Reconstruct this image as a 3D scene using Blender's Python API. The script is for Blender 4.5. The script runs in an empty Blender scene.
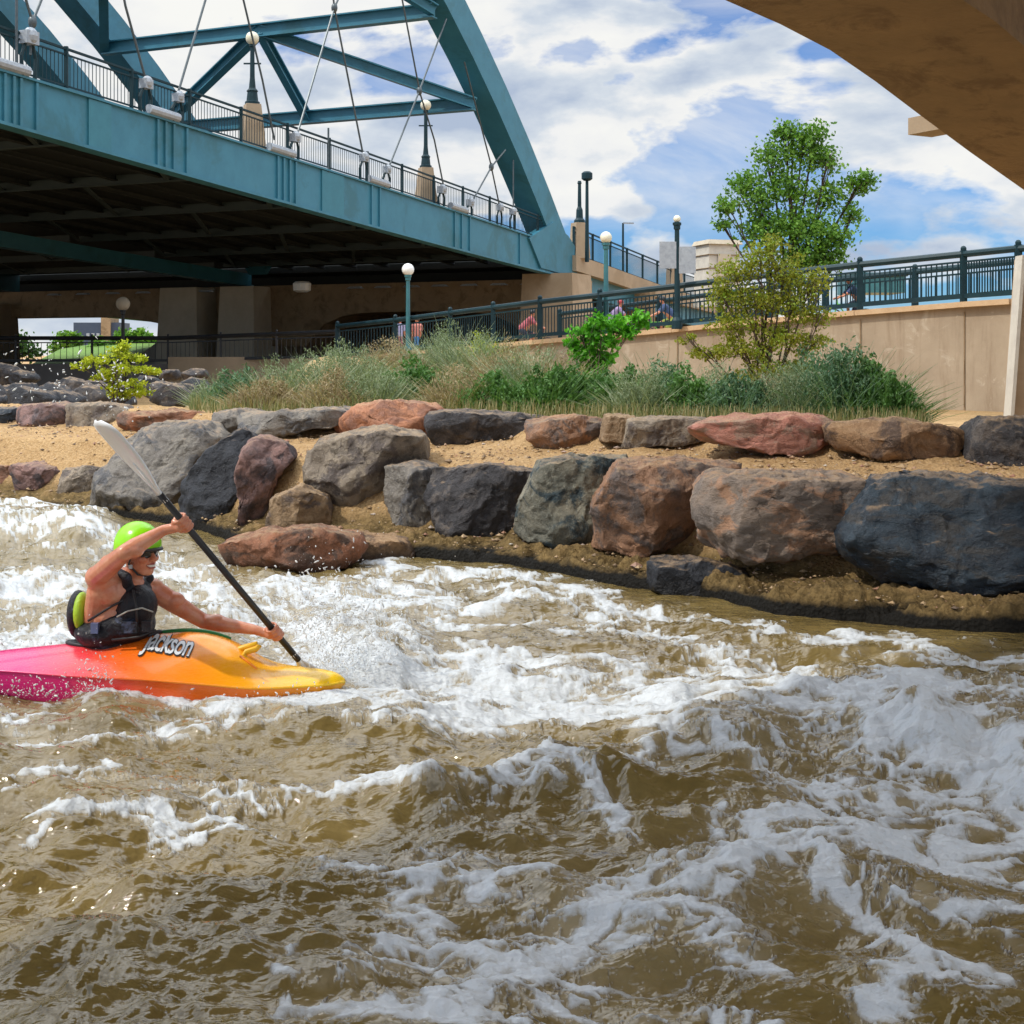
import bpy, bmesh, math, random
import numpy as np
from mathutils import Vector, Matrix
from mathutils.bvhtree import BVHTree
random.seed(7)
rng = np.random.default_rng(11)
F = 1400.0; HZ = 355.0; EYE = 1.7
scene = bpy.context.scene
COL = scene.collection
def P(px, py, Y):
    """world point seen at a pixel at distance Y"""
    return Vector(((px-512)/F*Y, Y, EYE+(HZ-py)/F*Y))
# ------------------------------------------------------------ noise
_perm = rng.permutation(256); _perm = np.concatenate([_perm, _perm, _perm])
_g3 = rng.normal(size=(256, 3)); _g3 /= np.linalg.norm(_g3, axis=1)[:, None]
_a2 = rng.uniform(0, 2*np.pi, 256); _g2 = np.stack([np.cos(_a2), np.sin(_a2)], 1)
def _f(t): return t*t*t*(t*(t*6-15)+10)
def pn2(x, y):
    xi = np.floor(x).astype(np.int64); yi = np.floor(y).astype(np.int64)
    xf = x-xi; yf = y-yi; xi &= 255; yi &= 255
    u = _f(xf); v = _f(yf)
    def g(a, b, dx, dy):
        h = _perm[_perm[a]+b]; return _g2[h, 0]*dx+_g2[h, 1]*dy
    x1 = (xi+1) & 255; y1 = (yi+1) & 255
    n00 = g(xi, yi, xf, yf); n10 = g(x1, yi, xf-1, yf)
    n01 = g(xi, y1, xf, yf-1); n11 = g(x1, y1, xf-1, yf-1)
    return ((n00*(1-u)+n10*u)*(1-v)+(n01*(1-u)+n11*u)*v)*1.5
def fbm2(x, y, o=4, gain=.5):
    s = 0; a = 1; n = 0
    for k in range(o):
        s = s+a*pn2(x+17.3*k, y-9.1*k); n += a; a *= gain; x = x*2.03; y = y*2.03
    return s/n
def rid2(x, y, o=4, gain=.5):
    s = 0; a = 1; n = 0
    for k in range(o):
        s = s+a*(1-np.abs(pn2(x+7.3*k, y+19.1*k))*2); n += a; a *= gain; x = x*2.1; y = y*2.1
    return s/n
def pn3(p):
    i = np.floor(p).astype(np.int64); f = p-i; i &= 255; w = _f(f)
    r = 0
    for dx in (0, 1):
        for dy in (0, 1):
            for dz in (0, 1):
                h = _perm[_perm[_perm[(i[:, 0]+dx) & 255]+((i[:, 1]+dy) & 255)]+((i[:, 2]+dz) & 255)]
                g = _g3[h]
                d = g[:, 0]*(f[:, 0]-dx)+g[:, 1]*(f[:, 1]-dy)+g[:, 2]*(f[:, 2]-dz)
                r = r+d*(w[:, 0] if dx else 1-w[:, 0])*(w[:, 1] if dy else 1-w[:, 1])*(w[:, 2] if dz else 1-w[:, 2])
    return r*1.5
def sstep(a, b, x):
    t = np.clip((x-a)/(b-a), 0, 1); return t*t*(3-2*t)
# ------------------------------------------------------------ mesh builder
class MB:
    def __init__(s): s.v = []; s.f = []
    def add(s, vs, fs):
        o = len(s.v); s.v += [tuple(v) for v in vs]; s.f += [tuple(i+o for i in f) for f in fs]; return s
    def box(s, c, size, rz=0, taper=(1, 1)):
        c = Vector(c); sx, sy, sz = [k/2 for k in size]; m = Matrix.Rotation(rz, 3, 'Z')
        vs = []
        for z in (-1, 1):
            tx, ty = taper if z > 0 else (1, 1)
            for x, y in ((-1, -1), (1, -1), (1, 1), (-1, 1)):
                vs.append(c+m @ Vector((x*sx*tx, y*sy*ty, z*sz)))
        return s.add(vs, [(0, 3, 2, 1), (4, 5, 6, 7), (0, 1, 5, 4), (1, 2, 6, 5), (2, 3, 7, 6), (3, 0, 4, 7)])
    def beam(s, p, q, w, h, up=(0, 0, 1)):
        """box beam p->q; w sideways, h along up"""
        p = Vector(p); q = Vector(q); d = (q-p).normalized(); up = Vector(up)
        a = d.cross(up).normalized(); b = a.cross(d).normalized()
        vs = []
        for e in (p, q):
            for x, y in ((-1, -1), (1, -1), (1, 1), (-1, 1)): vs.append(e+a*(x*w/2)+b*(y*h/2))
        return s.add(vs, [(0, 3, 2, 1), (4, 5, 6, 7), (0, 1, 5, 4), (1, 2, 6, 5), (2, 3, 7, 6), (3, 0, 4, 7)])
    def ibeam(s, p, q, w, h, t=.06, up=(0, 0, 1)):
        p = Vector(p); q = Vector(q); d = (q-p).normalized(); a = d.cross(Vector(up)).normalized(); b = a.cross(d).normalized()
        s.beam(p+b*(h/2-t/2), q+b*(h/2-t/2), w, t, up); s.beam(p-b*(h/2-t/2), q-b*(h/2-t/2), w, t, up)
        return s.beam(p, q, t, h-2*t-.004, up)
    def tube(s, pts, rs, n=8, cap=True):
        pts = [Vector(p) for p in pts]
        if not hasattr(rs, '__len__'): rs = [rs]*len(pts)
        o = len(s.v); ref = None
        for i, p in enumerate(pts):
            d = (pts[min(i+1, len(pts)-1)]-pts[max(i-1, 0)])
            if d.length < 1e-9: d = Vector((0, 0, 1))
            d.normalize()
            if ref is None: ref = Vector((0, 0, 1)) if abs(d.z) < .9 else Vector((1, 0, 0))
            a = d.cross(ref).normalized(); b = a.cross(d).normalized(); ref = b
            for k in range(n):
                t = 2*math.pi*k/n; s.v.append(tuple(p+(a*math.cos(t)+b*math.sin(t))*rs[i]))
        for i in range(len(pts)-1):
            for k in range(n):
                k2 = (k+1) % n; s.f.append((o+i*n+k, o+i*n+k2, o+(i+1)*n+k2, o+(i+1)*n+k))
        if cap:
            s.f.append(tuple(o+k for k in range(n))[::-1]); s.f.append(tuple(o+(len(pts)-1)*n+k for k in range(n)))
        return s
    def sphere(s, c, r, n=12, m=8, sc=(1, 1, 1), mat=None):
        c = Vector(c); vs = []; fs = []
        for i in range(m+1):
            t = math.pi*i/m
            for k in range(n):
                a = 2*math.pi*k/n
                v = Vector((math.sin(t)*math.cos(a)*r*sc[0], math.sin(t)*math.sin(a)*r*sc[1], math.cos(t)*r*sc[2]))
                if mat: v = mat @ v
                vs.append(c+v)
        for i in range(m):
            for k in range(n):
                k2 = (k+1) % n; fs.append((i*n+k, (i+1)*n+k, (i+1)*n+k2, i*n+k2))
        return s.add(vs, fs)
    def lathe(s, c, prof, n=12):
        c = Vector(c); vs = []; fs = []
        for r, z in prof:
            for k in range(n):
                a = 2*math.pi*k/n; vs.append(c+Vector((r*math.cos(a), r*math.sin(a), z)))
        for i in range(len(prof)-1):
            for k in range(n):
                k2 = (k+1) % n; fs.append((i*n+k, i*n+k2, (i+1)*n+k2, (i+1)*n+k))
        fs.append(tuple(range(n))[::-1]); fs.append(tuple((len(prof)-1)*n+k for k in range(n)))
        return s.add(vs, fs)
    def prism(s, poly, off):
        """polygon (list of 3d points) extruded by vector off"""
        n = len(poly); off = Vector(off); vs = [Vector(p) for p in poly]+[Vector(p)+off for p in poly]
        fs = [tuple(range(n)), tuple(range(n, 2*n))[::-1]]+[(i, i+n, (i+1) % n+n, (i+1) % n) for i in range(n)]
        return s.add(vs, fs)
    def build(s, name, mat, parent=None, smooth=False, origin=None, fix=True):
        base = Vector((0, 0, 0))
        if parent is not None: base = wloc(parent)
        elif origin is not None: base = Vector(origin)
        else:
            a = np.array(s.v); base = Vector((a[:, 0].mean(), a[:, 1].mean(), a[:, 2].min()))
        me = bpy.data.meshes.new(name)
        me.from_pydata([tuple(Vector(v)-base) for v in s.v] if len(s.v) < 60000 else (np.array(s.v)-np.array(base)).tolist(), [], s.f)
        if fix:
            bm = bmesh.new(); bm.from_mesh(me); bmesh.ops.remove_doubles(bm, verts=bm.verts, dist=1e-6)
            bmesh.ops.recalc_face_normals(bm, faces=bm.faces); bm.to_mesh(me); bm.free()
        me.update()
        if smooth: me.polygons.foreach_set('use_smooth', [True]*len(me.polygons))
        if mat: me.materials.append(mat)
        o = bpy.data.objects.new(name, me); COL.objects.link(o)
        if parent is not None: o.parent = parent
        else: o.location = base
        return o
def wloc(o):
    v = Vector(o.location)
    while o.parent: o = o.parent; v += Vector(o.location)
    return v
def tag(o, label=None, cat=None, group=None, kind=None):
    if label: o['label'] = label
    if cat: o['category'] = cat
    if group: o['group'] = group
    if kind: o['kind'] = kind
    return o
def thing(name, loc, label, cat, group=None):
    o = bpy.data.objects.new(name, None); COL.objects.link(o); o.location = loc; o.empty_display_size = .1
    return tag(o, label, cat, group)
def nparr_obj(name, v, f, mat, parent=None, smooth=True, origin=None):
    """fast mesh from numpy verts and quad/tri faces"""
    v = np.asarray(v, float); f = np.asarray(f, np.int32); k = f.shape[1]
    base = np.array(wloc(parent)) if parent is not None else (np.array(origin) if origin is not None else np.array([v[:, 0].mean(), v[:, 1].mean(), v[:, 2].min()]))
    me = bpy.data.meshes.new(name)
    me.vertices.add(len(v)); me.vertices.foreach_set('co', (v-base).astype(np.float32).ravel())
    me.loops.add(f.size); me.loops.foreach_set('vertex_index', f.ravel())
    me.polygons.add(len(f)); me.polygons.foreach_set('loop_start', np.arange(0, f.size, k, dtype=np.int32))
    me.polygons.foreach_set('loop_total', np.full(len(f), k, np.int32))
    me.update(calc_edges=True)
    me.polygons.foreach_set('use_smooth', np.full(len(f), smooth))
    if mat: me.materials.append(mat)
    o = bpy.data.objects.new(name, me); COL.objects.link(o)
    if parent is not None: o.parent = parent
    else: o.location = base
    return o
def copy_tree(o, parent=None):
    c = o.copy(); COL.objects.link(c); c.parent = parent
    for ch in [x for x in bpy.data.objects if x.parent == o]: copy_tree(ch, c)
    return c
# ------------------------------------------------------------ materials
def newmat(name):
    m = bpy.data.materials.new(name); m.use_nodes = True
    nt = m.node_tree; b = nt.nodes['Principled BSDF']; return m, nt, b
def L(nt, a, b): nt.links.new(a, b)
def N(nt, t, **kw):
    n = nt.nodes.new(t)
    for k, v in kw.items(): setattr(n, k, v)
    return n
def noise(nt, vec, scale, detail=5, rough=.6, dist=0):
    n = N(nt, 'ShaderNodeTexNoise'); n.inputs['Scale'].default_value = scale; n.inputs['Detail'].default_value = detail
    n.inputs['Roughness'].default_value = rough; n.inputs['Distortion'].default_value = dist
    if vec is not None: L(nt, vec, n.inputs['Vector'])
    return n.outputs['Fac']
def ramp(nt, fac, stops, interp='LINEAR'):
    r = N(nt, 'ShaderNodeValToRGB'); e = r.color_ramp.elements; r.color_ramp.interpolation = interp
    while len(e) < len(stops): e.new(.5)
    for i, (p, c) in enumerate(stops):
        e[i].position = p; e[i].color = (c[0], c[1], c[2], 1) if hasattr(c, '__len__') else (c, c, c, 1)
    L(nt, fac, r.inputs[0]); return r.outputs[0]
def mix(nt, fac, a, b, mode='MIX'):
    m = N(nt, 'ShaderNodeMix', data_type='RGBA', blend_type=mode)
    for s, v in ((m.inputs[0], fac), (m.inputs[6], a), (m.inputs[7], b)):
        if isinstance(v, (int, float)): s.default_value = v
        elif hasattr(v, '__len__'): s.default_value = (*v[:3], 1)
        else: L(nt, v, s)
    return m.outputs[2]
def mth(nt, op, a, b=0.0, c=None, clamp=False):
    m = N(nt, 'ShaderNodeMath', operation=op); m.use_clamp = clamp
    for s, v in zip(m.inputs, (a, b, c)):
        if v is None: continue
        if isinstance(v, (int, float)): s.default_value = v
        else: L(nt, v, s)
    return m.outputs[0]
def bump(nt, h, strength, dist, prev=None):
    b = N(nt, 'ShaderNodeBump'); b.inputs['Strength'].default_value = strength; b.inputs['Distance'].default_value = dist
    L(nt, h, b.inputs['Height'])
    if prev is not None: L(nt, prev, b.inputs['Normal'])
    return b.outputs[0]
def pos(nt, scale=(1, 1, 1), rot=(0, 0, 0), obj=False):
    if obj: v = N(nt, 'ShaderNodeTexCoord').outputs['Object']
    else: v = N(nt, 'ShaderNodeNewGeometry').outputs['Position']
    m = N(nt, 'ShaderNodeMapping'); m.inputs['Scale'].default_value = scale; m.inputs['Rotation'].default_value = rot
    L(nt, v, m.inputs[0]); return m.outputs[0]
def pmat(name, c1, c2=None, scale=3, rough=.6, bmp=.2, bdist=.02, metal=0, rough2=None, spec=None, fine=8, c3=None, s3=.7):
    m, nt, b = newmat(name); p = pos(nt)
    if c2 is None: c2 = tuple(k*.75 for k in c1)
    n1 = noise(nt, p, scale, 6, .65); col = mix(nt, ramp(nt, n1, [(.35, 0.), (.65, 1.)]), c1, c2)
    if c3: col = mix(nt, ramp(nt, noise(nt, p, s3, 5, .7, .5), [(.5, 0.), (.62, 1.)]), col, c3)
    L(nt, col, b.inputs['Base Color']); b.inputs['Metallic'].default_value = metal
    L(nt, ramp(nt, n1, [(.3, rough), (.7, rough if rough2 is None else rough2)]), b.inputs['Roughness'])
    if spec is not None: b.inputs['Specular IOR Level'].default_value = spec
    if bmp: L(nt, bump(nt, noise(nt, p, scale*fine, 5, .6), bmp, bdist), b.inputs['Normal'])
    return m
def leafmat(name, c1, c2, c3=None, trans=.35):
    m, nt, b = newmat(name)
    at = N(nt, 'ShaderNodeAttribute', attribute_name='rnd').outputs['Fac']
    col = ramp(nt, at, [(0, c1), (.55, c2), (1, c3 or c2)])
    L(nt, col, b.inputs['Base Color']); b.inputs['Roughness'].default_value = .55; b.inputs['Specular IOR Level'].default_value = .3
    tr = N(nt, 'ShaderNodeBsdfTranslucent'); L(nt, mix(nt, 1., col, (1.0, 1.15, .5), 'MULTIPLY'), tr.inputs[0])
    ms = N(nt, 'ShaderNodeMixShader'); ms.inputs[0].default_value = trans
    L(nt, b.outputs[0], ms.inputs[1]); L(nt, tr.outputs[0], ms.inputs[2]); L(nt, ms.outputs[0], nt.nodes['Material Output'].inputs[0])
    return m
M = {}
M['teal'] = pmat('teal_paint', (.030, .155, .225), (.040, .185, .262), 1.2, .45, .05, c3=(.027, .13, .17), s3=.35)
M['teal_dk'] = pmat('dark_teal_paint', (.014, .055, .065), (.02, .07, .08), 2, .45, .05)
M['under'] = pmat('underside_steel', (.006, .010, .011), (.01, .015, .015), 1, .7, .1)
M['brace'] = pmat('brace_steel', (.03, .05, .053), (.04, .06, .06), 1, .6, .1)
M['rail_dk'] = pmat('railing_paint', (.006, .024, .032), (.009, .034, .044), 3, .5, .03, spec=.25)
M['cable'] = pmat('steel_rope', (.06, .08, .09), (.1, .12, .13), 9, .4, .05, metal=.4)
M['grey'] = pmat('galvanised_metal', (.38, .42, .46), (.28, .31, .35), 9, .45, .1, metal=.2)
M['conc'] = pmat('tan_concrete', (.40, .30, .20), (.33, .245, .16), .8, .85, .25, .02, c3=(.31, .225, .14), s3=.35)
M['conc_pale'] = pmat('pale_concrete', (.50, .44, .34), (.42, .36, .27), .9, .85, .25, .02)
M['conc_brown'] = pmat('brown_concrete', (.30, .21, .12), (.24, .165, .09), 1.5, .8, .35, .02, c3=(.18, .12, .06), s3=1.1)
M['stone'] = pmat('pale_stone', (.55, .52, .45), (.45, .42, .37), 2, .85, .3)
M['globe'] = pmat('lamp_globe', (.75, .72, .58), (.7, .66, .5), 3, .35, 0)
M['globe_w'] = pmat('white_lamp_globe', (.85, .85, .82), (.8, .8, .78), 3, .3, 0)
M['black'] = pmat('black_metal', (.012, .013, .015), (.02, .02, .022), 5, .5, .05)
M['bark'] = pmat('bark', (.10, .07, .05), (.05, .035, .025), 9, .9, .5)
# ------------------------------------------------------------ camera, world, sun
cam = bpy.data.objects.new('camera', bpy.data.cameras.new('camera')); COL.objects.link(cam)
cam.location = (0, 0, EYE); cam.rotation_euler = (math.pi/2, 0, 0)
cam.data.sensor_width = 36; cam.data.lens = 36*F/1024; cam.data.shift_y = -(512-HZ)/1024
cam.data.clip_end = 6000; cam.data.clip_start = .05; scene.camera = cam
scene.render.resolution_x = scene.render.resolution_y = 1024
SUN_AZ = Vector((-.93, -.36, 0)).normalized(); SUN_EL = math.radians(50)
sv = SUN_AZ*math.cos(SUN_EL)+Vector((0, 0, math.sin(SUN_EL)))
sun = bpy.data.objects.new('sun', bpy.data.lights.new('sun', 'SUN')); COL.objects.link(sun)
sun.rotation_euler = sv.to_track_quat('Z', 'Y').to_euler(); sun.location = (-20, 0, 30)
sun.data.energy = 3.0; sun.data.angle = math.radians(1.2); sun.data.color = (1, .93, .82)
w = bpy.data.worlds.new('World'); scene.world = w; w.use_nodes = True; nt = w.node_tree; bg = nt.nodes['Background']
sky = N(nt, 'ShaderNodeTexSky', sky_type='NISHITA'); sky.sun_disc = False; sky.sun_elevation = SUN_EL
sky.sun_rotation = math.atan2(SUN_AZ.x, SUN_AZ.y); sky.ozone_density = 2.5; sky.dust_density = .4
g = N(nt, 'ShaderNodeTexCoord').outputs['Generated']
def mp(sc, loc=(0, 0, 0)):
    m = N(nt, 'ShaderNodeMapping'); m.inputs['Scale'].default_value = sc; m.inputs['Location'].default_value = loc; L(nt, g, m.inputs[0]); return m.outputs[0]
LOC = (1.7, .45, .62)
n1 = noise(nt, mp((4.6, 4.6, 10.5), LOC), 1, 12, .53, .12)
n2 = noise(nt, mp((4.6, 4.6, 10.5), (LOC[0]-.10, LOC[1]-.02, LOC[2]+.22)), 1, 9, .53, .12)
n4 = noise(nt, mp((2.2, 2.2, 9.5), (3.1, 2.2, .4)), 1, 9, .6, .8)
n3 = noise(nt, mp((1.3, 1.3, 3), (4.2, 1, .3)), 1, 3, .5)
sepz = N(nt, 'ShaderNodeSeparateXYZ'); L(nt, g, sepz.inputs[0]); z = sepz.outputs['Z']
cov = mth(nt, 'ADD', n1, mth(nt, 'MULTIPLY', mth(nt, 'SUBTRACT', n3, .5), .25))
band = ramp(nt, mth(nt, 'ABSOLUTE', mth(nt, 'SUBTRACT', z, .062)), [(0, .05), (.028, .03), (.05, 0)])     # clearer strip low in the sky
cov = mth(nt, 'SUBTRACT', mth(nt, 'ADD', cov, .02), mth(nt, 'MULTIPLY', band, 1.6))
veil = mth(nt, 'MULTIPLY', ramp(nt, n4, [(.38, 0.), (.62, .62)]), mth(nt, 'SUBTRACT', 1., mth(nt, 'MULTIPLY', band, 16.), clamp=True))
mask = mth(nt, 'MAXIMUM', ramp(nt, cov, [(.445, 0.), (.50, 1.)]), veil)
shade = mth(nt, 'ADD', mth(nt, 'MULTIPLY', mth(nt, 'SUBTRACT', n2, n1), 4.4), .56, clamp=True)
ccol = ramp(nt, shade, [(0, (5.6, 6.7, 8.6)), (.40, (8.4, 9.2, 10.2)), (.65, (11.2, 11.3, 11.3)), (1, (12, 12, 11.6))])
skyc = mix(nt, 1., sky.outputs[0], (.45, .98, 1.65), 'MULTIPLY')
hi = mth(nt, 'ADD', 1., mth(nt, 'MULTIPLY', ramp(nt, z, [(.27, 0.), (.7, 1.)]), 2.7))  # unseen clouds above the view brightened to fill the shade
ccol = mix(nt, 1., ccol, hi, 'MULTIPLY')
L(nt, mix(nt, mask, skyc, ccol), bg.inputs[0]); bg.inputs[1].default_value = .085
vs = scene.view_settings; vs.view_transform = 'Standard'; vs.look = 'None'; vs.gamma = 1; vs.exposure = -0.12
# ------------------------------------------------------------ bank profile
_bx = [-700, -200, 0, 90, 180, 240, 300, 360, 413, 509, 592, 690, 784, 883, 936, 1024, 1300, 1700]
_by = [19, 17, 15.4, 14.9, 14.0, 12.6, 12.0, 11.9, 11.8, 11.3, 10.5, 9.9, 9.1, 8.9, 8.65, 8.55, 8.0, 7.5]
def Yw(px): return np.interp(px, _bx, _by)
def ground_z(px, s):
    s1 = [-2.5, -.5, -.05, .0, .05, .4, .75, 1.0, 1.35, 2.6, 3.2, 3.6, 5, 12, 22, 60, 400]
    zz = [-.9, -.5, -.2, -.03, .10, .13, .17, .38, .70, .76, .82, .98, .98, .6, .25, .3, .3]
    z = np.interp(s, s1, zz)
    # embankment rising to the ramp in the middle and left
    m = sstep(700, 480, px)*sstep(5, 15, s)*sstep(230, 330, px)
    z = z+m*(.9+.3*sstep(480, 300, px))
    # the left shore is flatter and lower
    return z
uu = np.concatenate([np.linspace(-700, -60, 40), np.linspace(-55, 1080, 480), np.linspace(1090, 1700, 30)])
ss = np.concatenate([np.linspace(-2.5, -.3, 8), np.linspace(-.25, 4.2, 150), np.linspace(4.3, 14, 70), np.geomspace(14.5, 2500, 60)])
U, S = np.meshgrid(uu, ss); Yg = Yw(U)+S; X = (U-512)/F*Yg
Z = ground_z(U, S)
near = sstep(30, 10, S)
Z = Z+near*(fbm2(X*1.3, Yg*1.3, 4)*.07+fbm2(X*7, Yg*7, 3)*.022+fbm2(X*26, Yg*26, 2)*.008)*sstep(-1, .1, S)
# irregular cut edge of the mossy shelf
Z = Z+(fbm2(X*3.1, Yg*3.1+5, 4)*.16+fbm2(X*15, Yg*15, 3)*.05)*sstep(-.15, .12, S)*sstep(.7, .25, S)
# rocky slope between the rows at px 270..330
v = np.stack([X, Yg, Z], -1).reshape(-1, 3); nr, nc = X.shape
def gridf(nr, nc):
    i = np.arange(nr*nc).reshape(nr, nc); return np.stack([i[:-1, :-1], i[:-1, 1:], i[1:, 1:], i[1:, :-1]], -1).reshape(-1, 4)
m, nt, b = newmat('gravel_bank'); p = pos(nt)
n1 = noise(nt, p, 1.6, 6, .6); n2 = noise(nt, p, 45, 5, .7)
vor = N(nt, 'ShaderNodeTexVoronoi'); vor.inputs['Scale'].default_value = 38; L(nt, p, vor.inputs['Vector'])
col = mix(nt, ramp(nt, n1, [(.35, 0.), (.65, 1.)]), (.46, .29, .13), (.36, .21, .085))
col = mix(nt, ramp(nt, n2, [(.3, 1.), (.5, 0.)]), col, (.20, .12, .055))
col = mix(nt, .35, col, ramp(nt, vor.outputs['Color'], [(.1, (.30, .2, .1)), (.9, (.62, .46, .27))]))
zz = N(nt, 'ShaderNodeSeparateXYZ'); L(nt, p, zz.inputs[0])
zn = mth(nt, 'ADD', zz.outputs[2], mth(nt, 'MULTIPLY', mth(nt, 'SUBTRACT', n1, .5), .25))
moss = mix(nt, ramp(nt, noise(nt, p, 14, 5, .7), [(.4, 0.), (.6, 1.)]), (.10, .068, .028), (.20, .135, .055))
col = mix(nt, ramp(nt, zn, [(.16, 1.), (.30, 0.)]), col, moss)
wetz = mth(nt, 'ADD', zz.outputs[2], mth(nt, 'MULTIPLY', mth(nt, 'SUBTRACT', noise(nt, p, 5, 5, .7), .5), .12))
wet = ramp(nt, wetz, [(.07, 1.), (.115, 0.)])
col = mix(nt, wet, col, (.007, .006, .004))
grass_far = ramp(nt, zz.outputs[1], [(0, 0.), (1, 1.)])
b.inputs['Specular IOR Level'].default_value = .15; L(nt, col, b.inputs['Base Color']); L(nt, ramp(nt, wet, [(0, .92), (1, .6)]), b.inputs['Roughness'])
L(nt, bump(nt, n2, .8, .02, bump(nt, vor.outputs['Distance'], .6, .02)), b.inputs['Normal'])
M['gravel'] = m
ground = nparr_obj('ground', v, gridf(nr, nc)[:, ::-1] if False else gridf(nr, nc), M['gravel'], origin=(0, 0, 0)); tag(ground, kind='structure')
MB().box((0, 300, -1.6), (3000, 4000, 1)).build('riverbed', M['conc_brown'], origin=(0, 0, 0))['kind'] = 'structure'

# ------------------------------------------------------------ rocks
def rockmat(name, c1, c2, c3=None, layer=0, rough=.8, crack=.6):
    m, nt, b = newmat(name); p = pos(nt)
    if layer:
        mm = N(nt, 'ShaderNodeMapping'); mm.inputs['Scale'].default_value = (1, 1, 2); mm.inputs['Rotation'].default_value = (.2, .25*layer, .3); L(nt, p, mm.inputs[0]); p1 = mm.outputs[0]
    else: p1 = p
    a = noise(nt, p1, 2.6, 7, .62, .4); c = noise(nt, p1, 9, 6, .7); f = noise(nt, p, 42, 5, .7)
    col = mix(nt, ramp(nt, a, [(.38, 0.), (.60, 1.)]), c1, c2)
    if c3: col = mix(nt, ramp(nt, noise(nt, p1, 3.3, 6, .65, .6), [(.50, 0.), (.58, 1.)]), col, c3)
    col = mix(nt, ramp(nt, c, [(.35, .55), (.5, 0.)]), col, tuple(k*.4 for k in c1))
    col = mix(nt, ramp(nt, f, [(.55, 0.), (.72, .45)]), col, tuple(min(1, k*1.6+.04) for k in c2))
    v1 = N(nt, 'ShaderNodeTexVoronoi', feature='DISTANCE_TO_EDGE'); v1.inputs['Scale'].default_value = 3.1
    dd = N(nt, 'ShaderNodeVectorMath', operation='MULTIPLY_ADD'); nn = N(nt, 'ShaderNodeTexNoise'); nn.inputs['Scale'].default_value = 4; nn.inputs['Detail'].default_value = 5
    L(nt, p1, nn.inputs['Vector']); L(nt, nn.outputs['Color'], dd.inputs[0]); dd.inputs[1].default_value = (.5, .5, .5); L(nt, p1, dd.inputs[2]); L(nt, dd.outputs[0], v1.inputs['Vector'])
    ck = ramp(nt, v1.outputs['Distance'], [(0, 0.), (.035, 1.)])
    ckm = mth(nt, 'MULTIPLY', mth(nt, 'SUBTRACT', 1., ck), ramp(nt, noise(nt, p, 2, 3), [(.45, 0.), (.6, crack)]))
    col = mix(nt, ckm, col, tuple(k*.25 for k in c1))
    # upward faces mixed towards a tan tone, in patches
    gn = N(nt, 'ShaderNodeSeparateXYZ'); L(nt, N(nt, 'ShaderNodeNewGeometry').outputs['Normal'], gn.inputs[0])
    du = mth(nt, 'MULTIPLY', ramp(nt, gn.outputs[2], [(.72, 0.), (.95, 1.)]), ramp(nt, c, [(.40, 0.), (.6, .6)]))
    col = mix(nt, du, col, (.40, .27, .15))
    # wet dark foot just above the water
    zz = N(nt, 'ShaderNodeSeparateXYZ'); L(nt, p, zz.inputs[0])
    wet = ramp(nt, mth(nt, 'ADD', zz.outputs[2], mth(nt, 'MULTIPLY', mth(nt, 'SUBTRACT', c, .5), .14)), [(.03, .85), (.12, 0.)])
    col = mix(nt, wet, col, tuple(k*.18 for k in c1))
    L(nt, col, b.inputs['Base Color']); L(nt, ramp(nt, wet, [(0, rough), (.8, .3)]), b.inputs['Roughness']); b.inputs['Specular IOR Level'].default_value = .35
    h = mth(nt, 'ADD', mth(nt, 'MULTIPLY', c, 1.), mth(nt, 'MULTIPLY', f, .35))
    nb = bump(nt, h, .8, .05); nb = bump(nt, ck, .5*crack, .02, nb)
    L(nt, nb, b.inputs['Normal']); return m
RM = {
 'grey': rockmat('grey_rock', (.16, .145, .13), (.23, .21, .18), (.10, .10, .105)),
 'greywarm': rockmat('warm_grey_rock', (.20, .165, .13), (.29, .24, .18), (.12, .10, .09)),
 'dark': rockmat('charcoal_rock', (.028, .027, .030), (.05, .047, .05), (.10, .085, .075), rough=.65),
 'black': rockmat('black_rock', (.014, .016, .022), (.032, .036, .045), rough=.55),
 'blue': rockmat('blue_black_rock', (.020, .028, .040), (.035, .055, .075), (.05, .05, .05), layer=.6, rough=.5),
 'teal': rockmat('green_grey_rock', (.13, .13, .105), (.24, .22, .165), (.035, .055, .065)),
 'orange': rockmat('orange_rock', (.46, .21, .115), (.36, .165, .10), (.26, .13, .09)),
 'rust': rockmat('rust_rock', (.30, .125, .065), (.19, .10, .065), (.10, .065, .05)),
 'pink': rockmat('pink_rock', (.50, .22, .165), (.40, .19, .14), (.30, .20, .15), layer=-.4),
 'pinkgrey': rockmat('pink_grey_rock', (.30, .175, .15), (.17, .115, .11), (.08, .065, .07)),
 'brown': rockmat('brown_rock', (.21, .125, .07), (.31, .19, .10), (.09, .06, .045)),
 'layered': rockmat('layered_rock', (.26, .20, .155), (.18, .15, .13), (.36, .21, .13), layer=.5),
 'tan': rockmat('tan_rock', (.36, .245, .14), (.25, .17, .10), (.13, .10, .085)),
 'orangegrey': rockmat('orange_grey_rock', (.34, .18, .10), (.22, .13, .085), (.12, .095, .085)),
}
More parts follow.
